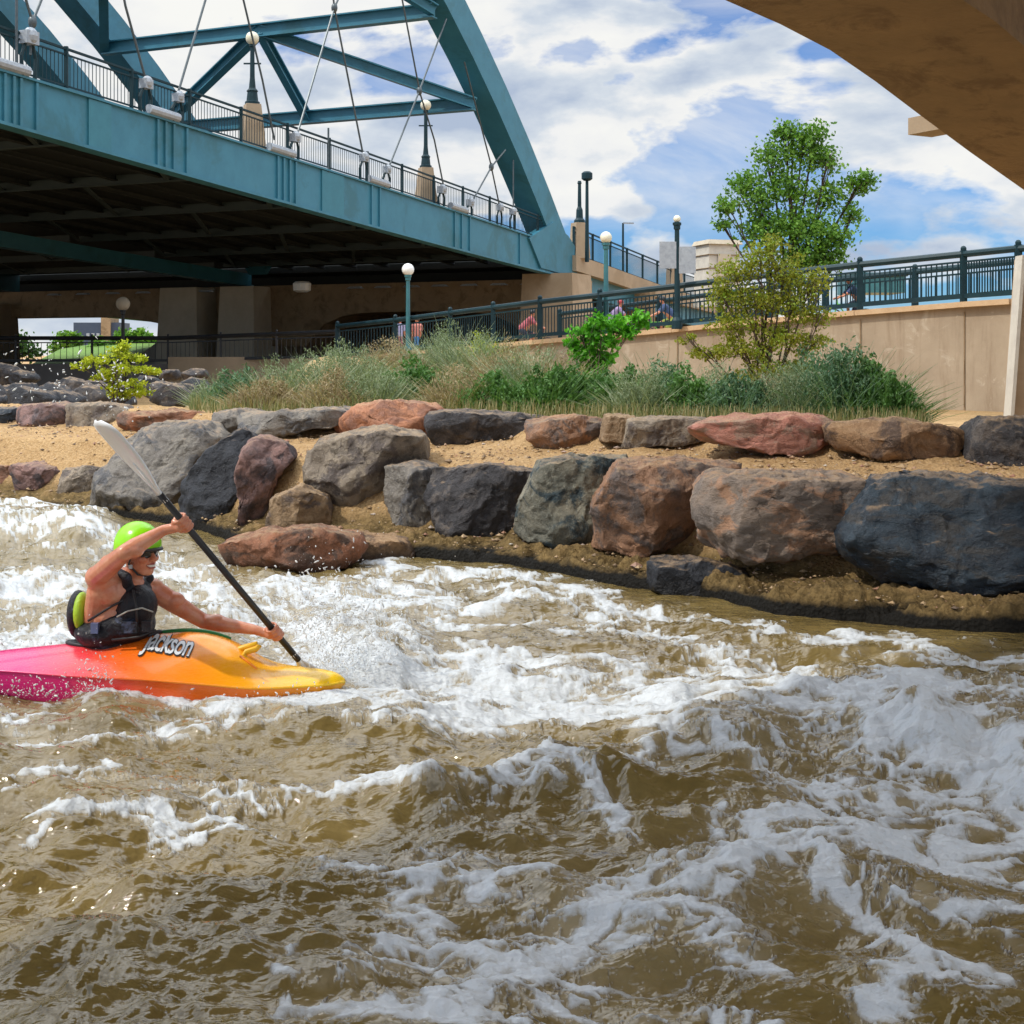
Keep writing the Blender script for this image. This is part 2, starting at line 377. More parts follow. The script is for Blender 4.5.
def rock(label, poly, Yf, depth, mat, seed=0, n=26, cuts=10, rough=1.0, group=None, name='boulder', ex=1.2):
    rs = np.random.default_rng(seed+100)
    Yc = Yf+depth*.22
    pw = np.array([[(x-512)/F*Yc, EYE+(HZ-y)/F*Yc] for x, y in poly]); c = pw.mean(0); q = (pw-c)*np.array([ex-.04, ex-.11])
    def R(th):
        out = np.full(th.shape, 1e9); d = np.stack([np.cos(th), np.sin(th)], -1)
        for i in range(len(q)):
            a = q[i]; e = q[(i+1) % len(q)]-a
            den = d[..., 0]*e[1]-d[..., 1]*e[0]; den = np.where(np.abs(den) < 1e-9, 1e-9, den)
            t = (a[0]*e[1]-a[1]*e[0])/den; s = (a[0]*d[..., 1]-a[1]*d[..., 0])/den
            out = np.where((t > 0) & (s >= -1e-6) & (s <= 1+1e-6) & (t < out), t, out)
        return np.where(out > 1e8, np.abs(q).mean(), out)
    g = np.linspace(-1, 1, n); A, B = np.meshgrid(g, g); one = np.ones_like(A)
    vs = []; fs = []; o = 0
    for (x, y, z) in ((A, -one, B), (-A, one, B), (one, A, B), (-one, -A, B), (A, B, one), (A, -B, -one)):
        vs.append(np.stack([x, y, z], -1).reshape(-1, 3)); fs.append(gridf(n, n)+o); o += n*n
    cu = np.concatenate(vs); f = np.concatenate(fs)
    key = np.round(cu*1e5).astype(np.int64); _, idx, inv = np.unique(key, axis=0, return_index=True, return_inverse=True)
    cu = cu[idx]; f = inv.ravel()[f]
    a, d, bb = cu[:, 0], cu[:, 1], cu[:, 2]
    r = np.maximum(np.abs(a), np.abs(bb)); th = np.arctan2(bb, a)
    # smooth the radius a little so that outline corners are worn
    k = (R(th-.03)+4*R(th)+R(th+.03))/6
    wr = 1-.07*np.abs(d)**4
    w_, h_ = np.ptp(q[:, 0]), np.ptp(q[:, 1])
    x = np.cos(th)*r*k*wr; z = np.sin(th)*r*k*wr; y = d*(1-.14*r**8)*depth/2
    p = np.stack([x, y, z], -1)
    for i in range(cuts+8):
        nn = rs.normal(size=3)*np.array([.9, 1.0, .75]); nn[1] = -abs(nn[1]) if rs.random() < .75 else abs(nn[1]); nn /= np.linalg.norm(nn)
        dd = p@nn; off = dd.max()*(rs.uniform(.70, .90) if abs(nn[1]) > .6 else rs.uniform(.87, .97)); t = dd-off
        p = p-np.where(t > 0, t*.93, 0)[:, None]*nn
    size = (w_+h_+depth)/3; base = np.array([c[0], Yf+depth/2, c[1]])
    wp = p+base+seed*3.7
    for s_, am in ((1.6/size, .034), (4.5/size, .024), (12/size, .015), (30/size, .008)):
        dv = np.stack([pn3(wp*s_+k*31.7) for k in range(3)], -1)
        if s_ > 4/size: dv = dv*(1+1.0*np.abs(dv))
        p = p+dv*am*size*rough
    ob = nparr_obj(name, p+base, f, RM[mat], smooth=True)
    return tag(ob, label, 'boulder', group)
GR1 = 'boulders of the lower row above the water'; GR2 = 'boulders of the upper row below the shrubs'; GR3 = 'rocks on the left shore'
def yw(px): return float(Yw(px))
up = [
 ('blue grey rock end cut by the left frame edge, upper row', [(-14, 409), (12, 410), (13, 424), (-14, 428)], 'blue'),
 ('long pinkish tan boulder first in the upper row at far left', [(14, 407), (40, 404), (69, 405), (71, 428), (40, 431), (15, 427)], 'pinkgrey'),
 ('low mauve grey boulder between the pinkish tan and the orange red one', [(68, 406), (95, 404), (121, 407), (120, 425), (95, 430), (71, 429)], 'greywarm'),
 ('long low orange red boulder above the big grey slanted boulder', [(118, 414), (165, 412), (217, 414), (215, 432), (160, 433), (128, 430)], 'rust'),
 ('smooth pale grey boulder right of the orange red one', [(215, 413), (242, 411), (262, 414), (250, 440), (232, 446), (216, 438)], 'grey'),
 ('flat pale grey slab tapering right towards the orange boulder', [(238, 416), (300, 411), (350, 410), (350, 419), (320, 428), (272, 438), (240, 437)], 'grey'),
 ('large bright orange boulder in the upper row left of the charcoal one', [(330, 428), (357, 408), (397, 403), (432, 408), (440, 420), (432, 441), (381, 442), (345, 436)], 'orange'),
 ('dark charcoal boulder right of the bright orange boulder', [(430, 416), (463, 413), (538, 418), (532, 441), (490, 448), (440, 449)], 'dark'),
 ('low flat boulder with pale orange top and grey front, upper row', [(531, 424), (572, 417), (606, 421), (601, 437), (576, 451), (533, 444)], 'orangegrey'),
 ('small two tone tan and black boulder in the upper row', [(608, 417), (634, 418), (631, 444), (604, 441)], 'tan'),
 ('olive tan boulder with dark right end below the bright green shrub', [(634, 420), (702, 420), (700, 441), (655, 446), (629, 451)], 'greywarm'),
 ('long salmon pink boulder in the upper row', [(702, 426), (750, 417), (800, 418), (843, 425), (838, 440), (797, 455), (750, 447), (701, 439)], 'pink'),
 ('brown boulder with dark right end below the concrete wall', [(842, 426), (903, 421), (968, 430), (973, 442), (950, 453), (896, 461), (848, 447)], 'brown'),
 ('purple black boulder at the right frame edge, upper row', [(986, 422), (1012, 418), (1050, 420), (1050, 466), (1000, 468), (974, 462)], 'dark'),
]
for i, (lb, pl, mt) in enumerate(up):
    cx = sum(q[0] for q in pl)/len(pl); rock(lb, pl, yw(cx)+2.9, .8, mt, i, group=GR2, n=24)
low = [
 ('red brown rock cut by the left frame edge, lower row', [(-16, 466), (13, 467), (17, 490), (-16, 490)], 'rust', .8, .6),
 ('brown boulder on the left shore beside the red brown one', [(13, 467), (40, 464), (63, 471), (61, 502), (35, 500), (16, 492)], 'pinkgrey', .7, .7),
 ('grey brown boulder left of the big slanted boulder', [(62, 472), (85, 468), (104, 471), (96, 497), (84, 508), (59, 504)], 'greywarm', .6, .7),
 ('big slanted grey boulder behind the raised paddle blade', [(130, 436), (153, 428), (191, 430), (214, 446), (196, 478), (176, 514), (118, 518), (87, 514), (98, 477)], 'grey', .2, 1.3),
 ('black boulder right of the big slanted grey one, behind the paddler', [(208, 452), (236, 434), (252, 445), (249, 490), (240, 520), (226, 542), (205, 532), (180, 514), (186, 484)], 'black', .5, .9),
 ('tall pink and grey craggy boulder between the black one and gravel chute', [(250, 440), (278, 447), (286, 462), (272, 480), (263, 520), (254, 542), (236, 542), (243, 500), (238, 470)], 'pinkgrey', .5, .8),
 ('large craggy grey boulder with a pinkish cap, right of the gravel chute', [(315, 447), (335, 436), (372, 432), (413, 440), (417, 461), (392, 478), (383, 508), (357, 519), (330, 530), (306, 528), (308, 490)], 'greywarm', .75, 1.1),
 ('low lumpy tan boulder at the foot of the gravel chute', [(272, 500), (300, 488), (322, 500), (326, 530), (300, 540), (268, 538)], 'tan', .35, .6),
 ('narrow streaked grey boulder left of the charcoal block', [(386, 470), (412, 466), (433, 471), (430, 500), (427, 532), (398, 537), (389, 508)], 'grey', .6, .8),
 ('squarish charcoal block in the lower row', [(440, 472), (490, 470), (537, 476), (530, 495), (522, 536), (493, 542), (443, 534), (434, 508)], 'dark', .5, .8),
 ('large boulder half beige and half blue green grey', [(546, 468), (572, 461), (622, 463), (628, 473), (606, 506), (592, 548), (555, 545), (523, 536), (529, 500)], 'teal', .45, .9),
 ('large orange brown boulder right of the beige and blue green one', [(626, 468), (682, 466), (738, 472), (718, 496), (700, 530), (659, 554), (599, 547), (604, 506)], 'orangegrey', .45, .9),
 ('large layered grey and rose boulder left of the blue black one', [(717, 488), (734, 478), (833, 480), (880, 490), (882, 512), (863, 520), (835, 552), (760, 560), (720, 552), (713, 505)], 'layered', .45, .9),
 ('huge blue black boulder at the right frame edge', [(890, 489), (960, 486), (1060, 492), (1075, 560), (1060, 590), (985, 592), (900, 578), (868, 562), (859, 542), (870, 510)], 'blue', .35, 1.0),
]
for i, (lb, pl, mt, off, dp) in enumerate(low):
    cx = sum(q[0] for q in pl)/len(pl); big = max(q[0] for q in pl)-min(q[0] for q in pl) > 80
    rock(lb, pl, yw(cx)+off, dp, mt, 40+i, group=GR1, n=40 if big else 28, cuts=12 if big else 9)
misc = [
 ('small blue grey rock lying on the left gravel slope', [(58, 449), (75, 445), (91, 447), (84, 461), (61, 461)], 'blue', 2.0, .4),
 ('small dark brown rock beside the small blue grey one on the slope', [(92, 447), (112, 445), (110, 462), (91, 462)], 'brown', 1.9, .4),
 ('flat reddish rock half buried in the left gravel slope', [(-12, 443), (30, 438), (56, 442), (44, 452), (-12, 456)], 'rust', 2.3, .6),
 ('small dark rock below the upper row at far left', [(2, 427), (20, 425), (32, 432), (20, 437), (0, 436)], 'dark', 2.9, .3),
 ('flat orange and brown rock in the water right of the paddler', [(225, 548), (262, 538), (310, 533), (346, 541), (352, 556), (335, 572), (290, 580), (256, 581), (232, 568)], 'rust', -1.35, .9),
 ('black wet block at the waterline below the orange brown boulder', [(656, 565), (700, 563), (746, 574), (744, 606), (700, 603), (658, 594)], 'black', .02, .5),
 ('low dark rock at the waterline right of the flat orange brown rock', [(322, 545), (352, 538), (400, 544), (408, 560), (360, 566), (325, 572)], 'brown', -.35, .7),
 ('thin grey slab at the left waterline below the slanted boulder', [(52, 511), (88, 511), (100, 516), (70, 519), (50, 517)], 'grey', -.1, .4),
]
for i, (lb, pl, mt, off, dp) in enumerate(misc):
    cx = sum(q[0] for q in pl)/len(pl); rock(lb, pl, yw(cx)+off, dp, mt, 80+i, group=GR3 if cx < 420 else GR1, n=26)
# stones of the dark wet shelf edge
rs = random.Random(5)
# dark riprap in the shade below the bridge
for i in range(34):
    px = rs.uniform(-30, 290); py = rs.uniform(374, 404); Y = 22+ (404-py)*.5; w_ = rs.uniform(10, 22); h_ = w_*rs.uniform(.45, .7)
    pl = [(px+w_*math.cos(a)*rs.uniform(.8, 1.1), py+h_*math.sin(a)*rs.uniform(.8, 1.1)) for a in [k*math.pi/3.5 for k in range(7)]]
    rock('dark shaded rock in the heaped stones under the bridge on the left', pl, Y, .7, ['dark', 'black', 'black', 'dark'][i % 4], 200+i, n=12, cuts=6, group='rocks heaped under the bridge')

# loose pebbles and chips over the gravel terraces
r = np.random.default_rng(21); n = 7000; px = r.uniform(-60, 1090, n); s = .05+r.random(n)*4.2; Yp = Yw(px)+s; xp = (px-512)/F*Yp; zp = ground_z(px, s)
r0 = .005+.02*r.random(n)**4; big = r.random(n) < .02; r0[big] *= 2.0
ov = np.array([(1, 0, 0), (-1, 0, 0), (0, 1, 0), (0, -1, 0), (0, 0, 1), (0, 0, -1)], float); of = np.array([(0, 2, 4), (2, 1, 4), (1, 3, 4), (3, 0, 4), (2, 0, 5), (1, 2, 5), (3, 1, 5), (0, 3, 5)])
vv = ov[None]*r0[:, None, None]*r.uniform(.6, 1.4, (n, 6, 1))*np.array([1.2, 1.2, .7])+np.stack([xp, Yp, zp+.015], 1)[:, None]
m, nt, b = newmat('pebbles'); at = N(nt, 'ShaderNodeAttribute', attribute_name='rnd').outputs['Fac']
L(nt, ramp(nt, at, [(0, (.10, .07, .05)), (.4, (.34, .23, .12)), (.7, (.42, .30, .18)), (.85, (.30, .15, .10)), (1, (.45, .42, .36))]), b.inputs['Base Color']); b.inputs['Roughness'].default_value = .85
o = nparr_obj('pebbles', vv.reshape(-1, 3), (of[None]+6*np.arange(n)[:, None, None]).reshape(-1, 3), m, smooth=False, origin=(0, 0, 0)); tag(o, 'loose pebbles and stone chips scattered over the tan gravel bank', 'pebbles', kind='stuff')
at = o.data.attributes.new('rnd', 'FLOAT', 'FACE'); at.data.foreach_set('value', np.repeat(r.random(n), 8).astype(np.float32))
# ------------------------------------------------------------ river surface
cols = np.concatenate([np.linspace(-420, -14, 60), np.arange(-12, 1037, 1.2), np.linspace(1045, 1400, 50)])
rows = np.concatenate([np.linspace(120, 146, 12), np.arange(147, 712, 1.15), np.linspace(716, 2200, 70)])   # = 1.7*F/Y
UX, V = np.meshgrid(cols, rows); PY = V+HZ; Yw_ = EYE*F/V; Xw = (UX-512)/F*Yw_
wx = fbm2(Xw*1.1, Yw_*1.1, 4); wy = fbm2(Xw*1.1+40, Yw_*1.1+9, 4)
wx2 = fbm2(Xw*4+7, Yw_*4, 3); wy2 = fbm2(Xw*4+70, Yw_*4+9, 3)
sc = V/330.
qx = UX+(wx*75+wx2*26)*sc; qy = PY+(wy*30+wy2*12)*sc
# where white water lies: strands (polyline, half width, strength)
ST = [
 ([(370, 556), (430, 570), (500, 575), (560, 592), (640, 612)], 8, .8), ([(400, 590), (450, 610), (520, 600), (600, 625)], 7, .8),
 ([(430, 625), (520, 628), (600, 640), (680, 640), (760, 655)], 7, .7), ([(560, 600), (700, 618), (800, 640), (930, 655), (1030, 652)], 6, .65),
 ([(350, 660), (420, 668), (500, 690), (600, 700), (720, 705)], 16, .95), ([(400, 700), (500, 716), (600, 712), (690, 722)], 10, 1.),
 ([(380, 640), (470, 655), (560, 660), (660, 675)], 8, .8), ([(700, 665), (800, 672), (900, 690), (1030, 700)], 9, .75),
 ([(690, 710), (760, 700), (850, 706), (900, 690)], 13, 1.), ([(770, 725), (850, 735), (890, 755), (960, 760), (1030, 765)], 15, .95),
 ([(880, 690), (935, 700), (960, 750), (990, 800), (1010, 860)], 16, .95), ([(720, 740), (760, 770), (790, 800), (880, 800), (960, 800)], 10, .8),
 ([(800, 835), (900, 838), (960, 842), (1030, 860)], 15, 1.), ([(800, 835), (760, 870), (700, 905), (620, 930), (560, 955), (500, 975), (440, 1010)], 14, 1.),
 ([(805, 860), (850, 895), (900, 930), (950, 955)], 13, 1.), ([(740, 830), (700, 870), (720, 905)], 8, .6),
 ([(355, 872), (420, 880), (470, 890), (530, 885)], 7, .8), ([(470, 860), (450, 900), (440, 925)], 12, .8), ([(460, 860), (500, 900), (540, 920)], 8, .6),
 ([(330, 965), (420, 950), (500, 945), (560, 955), (660, 950), (760, 970)], 8, .7), ([(330, 1000), (420, 990), (520, 1030)], 18, .8),
 ([(880, 1010), (960, 985), (1030, 990)], 16, .9), ([(420, 1030), (600, 1005), (760, 1012)], 7, .6), ([(590, 1000), (640, 1025)], 16, .8),
 ([(0, 836), (90, 828), (160, 822), (230, 820)], 6, 1.), ([(60, 832), (150, 838), (280, 842)], 4, .8), ([(370, 795), (395, 800), (420, 806)], 11, 1.),
 ([(0, 800), (60, 795), (130, 800), (300, 806), (400, 812)], 8, .5), ([(480, 800), (530, 788), (580, 800), (600, 830)], 10, .8), ([(620, 890), (600, 910), (610, 925)], 10, .7),
 ([(0, 775), (60, 770), (120, 772)], 8, .5), ([(640, 760), (680, 745), (700, 730)], 6, .6), ([(900, 890), (980, 900), (1030, 905)], 10, .55),
 ([(960, 900), (1030, 930)], 10, .5), ([(500, 960), (560, 1000)], 10, .5), ([(1000, 740), (1015, 790), (1030, 830)], 22, .9),
 ([(-20, 690), (60, 700), (120, 695), (180, 712), (260, 712), (340, 706), (400, 715), (480, 722)], 11, .9),
 ([(-20, 650), (30, 645), (80, 640)], 20, .75), ([(-20, 600), (40, 605), (90, 600)], 13, .75), ([(0, 540), (60, 545), (120, 560)], 12, .6), ([(-20, 520), (40, 525), (100, 535)], 6, .5),
 ([(160, 570), (230, 590), (300, 600), (360, 620), (420, 650)], 16, .65), ([(290, 640), (330, 660), (370, 680)], 24, 1.), ([(200, 600), (260, 640)], 18, .6),
 ([(280, 590), (350, 600), (420, 600)], 10, .7), ([(225, 592), (300, 586), (370, 580), (430, 582)], 7, .75), ([(0, 730), (100, 745), (210, 728), (330, 742), (480, 730)], 7, .55),
]
D = np.zeros_like(UX)
for pts, w_, s_ in ST:
    dmin = np.full(UX.shape, 1e9)
    for (ax, ay), (bx_, by_) in zip(pts[:-1], pts[1:]):
        ex_, ey_ = bx_-ax, by_-ay; L2 = ex_*ex_+ey_*ey_
        t = np.clip(((qx-ax)*ex_+(qy-ay)*ey_)/L2, 0, 1)
        dx_ = (qx-ax-t*ex_)*.6; dy_ = (qy-ay-t*ey_)
        dmin = np.minimum(dmin, dx_*dx_+dy_*dy_)
    D = np.maximum(D, s_*np.exp(-dmin/(2*(w_*.62)**2))+.26*s_*np.exp(-dmin/(2*(w_*2.2)**2)))
# broad churn around the boat and the far hole
def blob(cx, cy, rx, ry): return np.exp(-((UX-cx)/rx)**2-((PY-cy)/ry)**2)
churn = .38*blob(330, 630, 80, 45)+.34*blob(30, 600, 110, 70)+.24*blob(560, 690, 220, 45)+.36*blob(880, 740, 190, 70)+.35*blob(700, 880, 260, 70)+.35*blob(150, 700, 260, 30)+.16*blob(460, 600, 160, 30)+.3*blob(600, 970, 260, 70)+.18*blob(230, 600, 160, 50)+.15*blob(150, 780, 250, 40)
churn = np.clip(churn, 0, .9)
# web of thin strands between the thick ones
def web(x, y, s):
    a = fbm2(x*s, y*s, 4, .55); b = fbm2(x*s+31, y*s+17, 4, .55)
    return np.exp(-np.abs(a)*14), np.exp(-np.abs(b)*14)
xx = Xw+wx*.35; yy = Yw_*1.15+wy*.35
w1, w2 = web(xx, yy, 2.3); w3, w4 = web(xx, yy, 5.5)
wb = np.maximum.reduce([w1, w2*.9, w3*.75, w4*.6])
lump = fbm2(xx*8, yy*11, 5, .65)
patch = fbm2(Xw*.9+3, Yw_*1.6+8, 4)
dens = np.clip(D*.76+churn*.36+patch*.30*(.2+churn), 0, 1)
def lace(s, wd, sx=0., k=1.0, o=4):
    a = np.abs(fbm2(xx*s+sx, yy*s*1.25-sx, o, .5)); w_ = wd*dens**k+1e-3; return sstep(w_*1.25, w_*.25, a)
fine = np.clip(churn+D, 0, 1)
foam = np.maximum.reduce([lace(1.5, .15), lace(3.1, .14, 9)*.92, lace(6.5, .12, 31, 1.5)*.75, lace(14, .12, 57, 2.2, 3)*.6])*sstep(.06, .40, dens)
foam = np.maximum(foam, sstep(.62, 1.05, D+lump*.55)*.95)
# faint threads drifting over the dark water
thr = sstep(.05, .0, np.abs(fbm2(xx*2.2+50, yy*4.4+11, 5, .6)))*sstep(-.1, .35, fbm2(Xw*1.3+8, Yw_*1.3, 3))
foam = np.maximum(foam, thr*.34)
foam = np.clip(foam+lump*.25*foam, 0, 1)
milky = np.clip(sstep(.15, .9, D+churn*.8+wb*.2*churn), 0, 1)
# heights: long swell, standing waves, chop, foam thickness
H = fbm2(Xw*.8, Yw_*1.5, 3)*.11+fbm2(Xw*2.4+3, Yw_*4.2, 4)*.055
H += (rid2(Xw*1.7+wx*.5, Yw_*3.0+wy*.5, 4)-.55)*.035
H += fbm2(Xw*5+wx*2, Yw_*9+wy*2, 3)*.027+(rid2(Xw*9+wx*3, Yw_*15+wy*3, 2)-.55)*.006
def ridge(pts, w_, h_, front=1.0):
    """standing wave crest, steeper towards the viewer"""
    best = np.full(UX.shape, 1e9); sg = np.zeros(UX.shape)
    for (ax, ay), (bx_, by_) in zip(pts[:-1], pts[1:]):
        ex_, ey_ = bx_-ax, by_-ay; L2 = ex_*ex_+ey_*ey_
        t = np.clip(((UX-ax)*ex_+(PY-ay)*ey_)/L2, 0, 1); dx_ = (UX-ax-t*ex_)*.35; dy_ = PY+wy2*14*sc-ay-t*ey_
        d = dx_*dx_+dy_*dy_*np.where(dy_ > 0, front, .35); m_ = d < best; best = np.where(m_, d, best)
    return h_*np.exp(-best/(2*w_*w_))
H += ridge([(-60, 545), (20, 535), (80, 548)], 14, .26)+ridge([(-40, 600), (30, 590), (80, 600)], 11, .12)+ridge([(-30, 640), (60, 632)], 10, .09)
H += ridge([(340, 640), (385, 655), (380, 670)], 9, .13)+ridge([(120, 728), (220, 718), (330, 728), (400, 742)], 11, .10)+ridge([(-30, 706), (40, 700), (90, 704)], 8, .06)
H += ridge([(-20, 745), (90, 752)], 14, .06)+ridge([(480, 800), (530, 788), (590, 800)], 13, .12)+ridge([(370, 800), (400, 798), (425, 806)], 9, .09)+ridge([(60, 812), (200, 806), (420, 820)], 9, .06)
H += ridge([(700, 725), (800, 715), (900, 740)], 12, .07)+ridge([(940, 740), (1000, 735), (1040, 780)], 16, .13)+ridge([(600, 740), (680, 730), (740, 745)], 12, .07)+ridge([(640, 800), (720, 790)], 14, .06)
H += ridge([(420, 880), (470, 870), (540, 890)], 12, .07)+ridge([(700, 900), (800, 850), (900, 900)], 16, .06)+ridge([(150, 900), (300, 880)], 16, .05)+ridge([(0, 960), (200, 950), (330, 965)], 15, .05)
bankfade = sstep(-.05, -1.0, Yw_-Yw(UX)); H = H*(.25+.75*bankfade)
boat = np.clip(blob(170, 690, 200, 26)+blob(300, 694, 70, 22)+blob(20, 680, 90, 25), 0, 1); H = H*(1-.75*boat)+.02*boat
froth = rid2(Xw*14, Yw_*16, 3, .6); bub = fbm2(Xw*45, Yw_*50, 2)
H += foam*(.013+.006*(froth-.5)+.002*bub)+churn*(.02*(rid2(Xw*5, Yw_*7, 3)-.6)+.004*(froth-.6))
vw = np.stack([Xw, Yw_, H], -1).reshape(-1, 3)
m, nt, b = newmat('river_water'); p = pos(nt)
fo = N(nt, 'ShaderNodeAttribute', attribute_name='foam').outputs['Fac']; mk = N(nt, 'ShaderNodeAttribute', attribute_name='milky').outputs['Fac']
pa = pos(nt, (1, 1.7, 1.7)); na = noise(nt, pa, 2.2, 5, .6, .5); nf = noise(nt, pa, 26, 6, .72, .6); ng = noise(nt, pos(nt, (1, 1.2, 1)), 85, 4, .7)
mud = mix(nt, ramp(nt, na, [(.3, 0.), (.7, 1.)]), (.125, .088, .026), (.20, .148, .055))
mud = mix(nt, mth(nt, 'MULTIPLY', mk, .75), mud, (.34, .29, .19))
fe = mth(nt, 'ADD', fo, mth(nt, 'MULTIPLY', mth(nt, 'SUBTRACT', nf, .5), 1.1)); fe = mth(nt, 'ADD', fe, mth(nt, 'MULTIPLY', mth(nt, 'SUBTRACT', ng, .5), .35))
speck = mth(nt, 'MULTIPLY', ramp(nt, noise(nt, pa, 60, 3, .7, .3), [(.66, 0.), (.72, .8)]), mk)
ff = ramp(nt, fe, [(.30, 0.), (.50, .38), (.92, .95)]); gate = ramp(nt, fo, [(.02, 0.), (.2, 1.)]); ff = mth(nt, 'MULTIPLY', ff, gate); ff = mth(nt, 'MAXIMUM', ff, speck)
L(nt, mix(nt, ff, mud, (.60, .645, .68)), b.inputs['Base Color'])
L(nt, ramp(nt, ff, [(0, .035), (.4, .35), (1, .6)]), b.inputs['Roughness']); b.inputs['IOR'].default_value = 1.5
h1 = noise(nt, pos(nt, (1, 1.9, 1)), 7, 3, .5, .5); h2 = noise(nt, pos(nt, (1, 2, 1)), 24, 3, .5, .3)
nb = bump(nt, h1, .6, .05); nb = bump(nt, h2, .4, .009, nb); nb = bump(nt, mth(nt, 'ADD', mth(nt, 'MULTIPLY', ff, .8), mth(nt, 'MULTIPLY', nf, ff)), .5, .012, nb)
L(nt, nb, b.inputs['Normal'])
water = nparr_obj('water', vw, gridf(*UX.shape), m, origin=(0, 0, 0)); tag(water, kind='structure')
for nme, arr in (('foam', foam), ('milky', milky)):
    at = water.data.attributes.new(nme, 'FLOAT', 'POINT'); at.data.foreach_set('value', arr.astype(np.float32).ravel())
Hgrid = H
def water_h(x, y):
    v_ = EYE*F/y; u_ = x/y*F+512
    i = int(np.clip(np.searchsorted(rows, v_), 0, len(rows)-1)); j = int(np.clip(np.searchsorted(cols, u_), 0, len(cols)-1)); return float(Hgrid[i, j])
# splashes: flying drops and lumpy froth thrown up by blade and hull
ms, nt, b = newmat('spray_water'); b.inputs['Base Color'].default_value = (.88, .9, .9, 1); b.inputs['Roughness'].default_value = .25; b.inputs['Transmission Weight'].default_value = .35; b.inputs['IOR'].default_value = 1.33
rs = np.random.default_rng(3)
ico = MB(); ico.sphere((0, 0, 0), 1, 6, 4); icov = np.array(ico.v)
def drops(items):
    tris = []; vs_ = []
    for k, (c, r) in enumerate(items):
        o_ = k*len(icov); sv_ = rs.normal(size=3); sv_ /= np.linalg.norm(sv_); vs_.append((icov+np.outer(icov@sv_, sv_)*rs.random()**2*3.5)*r+np.array(c))
        for f_ in ico.f: tris.append([i+o_ for i in f_])
    return np.concatenate(vs_), np.array(tris, np.int32)
it = []
def burst(px, py, Y, n, sx, sz, sy, r0=.0012, r1=.0048, up=True):
    c = P(px, py, Y)
    for _ in range(n):
        a = rs.normal(size=3); r = r0+(r1-r0)*rs.random()**3
        q = (c.x+a[0]*sx, c.y+a[1]*sy, max(-.02, c.z+(abs(a[2])**1.4 if up else a[2])*sz)); it.append((q, r*(.6 if abs(a[2]) < .5 and up else 1)))
burst(335, 678, 7.3, 3600, .13, .14, .12, r0=.0008, r1=.0042); burst(375, 655, 7.3, 1000, .14, .10, .12); burst(350, 625, 7.35, 1000, .2, .10, .1, r1=.005); burst(310, 640, 7.45, 900, .12, .12, .08, r1=.005)
burst(180, 712, 6.72, 1400, .35, .025, .05); burst(60, 694, 6.72, 700, .2, .03, .06); burst(290, 706, 6.72, 300, .15, .03, .05); burst(20, 655, 7.4, 300, .2, .05, .1)
burst(95, 690, 6.66, 250, .06, .07, .04)
burst(50, 372, 11.5, 60, .35, .16, .2, .004, .009, False); burst(95, 380, 11.5, 70, .25, .10, .2, .004, .009, False); burst(125, 395, 11.5, 40, .1, .12, .2, .004, .008, False)
v_, f_ = drops(it)
sp = nparr_obj('water_spray', v_, f_, ms, origin=(0, 0, 0)); tag(sp, 'white spray and flying drops thrown up round the kayak and paddle', 'spray', kind='stuff')
# ------------------------------------------------------------ steel arch bridge
def BW(t, W, z): return Vector((.456*t-35.26-.91*W, t+.415*W, z))      # station t, distance W across the deck
def tpx(px): return 35.26/(.456-(px-512)/F)
def zpx(px, py): return EYE+(HZ-py)/F*tpx(px)
_b = [(0, 122), (141, 167), (300, 208), (342, 217), (499, 262), (567, 278)]
_t = [(0, 68), (95, 97), (199, 129), (280, 156), (440, 203), (480, 219), (530, 236), (570, 249)]
cb = np.polyfit([tpx(a) for a, _ in _b], [zpx(a, c) for a, c in _b], 2)
ct = np.polyfit([tpx(a) for a, _ in _t], [zpx(a, c) for a, c in _t], 2)
zb = lambda t: float(np.polyval(cb, t)); zt = lambda t: float(np.polyval(ct, t))
_a = [(456, 0), (485, 55), (520, 138), (556, 225)]
_ta = [tpx(a) for a, _ in _a]; ca = np.polyfit(_ta, [zpx(a, c) for a, c in _a], 2); za = lambda t: float(np.polyval(ca, t))
print('arch', ca, 'peak t', -ca[1]/2/ca[0], 'zb', [round(zb(t), 2) for t in (30, 43, 60, 85)], [round(zt(t), 2) for t in (30, 43, 60, 85)])
T0, T1 = 30.0, 85.0
TS = [T0+(T1-T0)*i/22 for i in range(23)]
br = thing('steel_arch_bridge', BW(85, 0, 2), 'big teal steel arch road bridge with cable hangers, on tan concrete piers', 'bridge')
def strip(mb, W0, W1, f0, f1, ts=TS):
    """solid running along the bridge between two widths and two height curves"""
    for a, c in zip(ts[:-1], ts[1:]):
        q = [BW(a, W0, f0(a)), BW(a, W1, f0(a)), BW(a, W1, f1(a)), BW(a, W0, f1(a)), BW(c, W0, f0(c)), BW(c, W1, f0(c)), BW(c, W1, f1(c)), BW(c, W0, f1(c))]
        mb.add(q, [(0, 1, 2, 3), (4, 7, 6, 5), (0, 4, 5, 1), (1, 5, 6, 2), (2, 6, 7, 3), (3, 7, 4, 0)])
    return mb
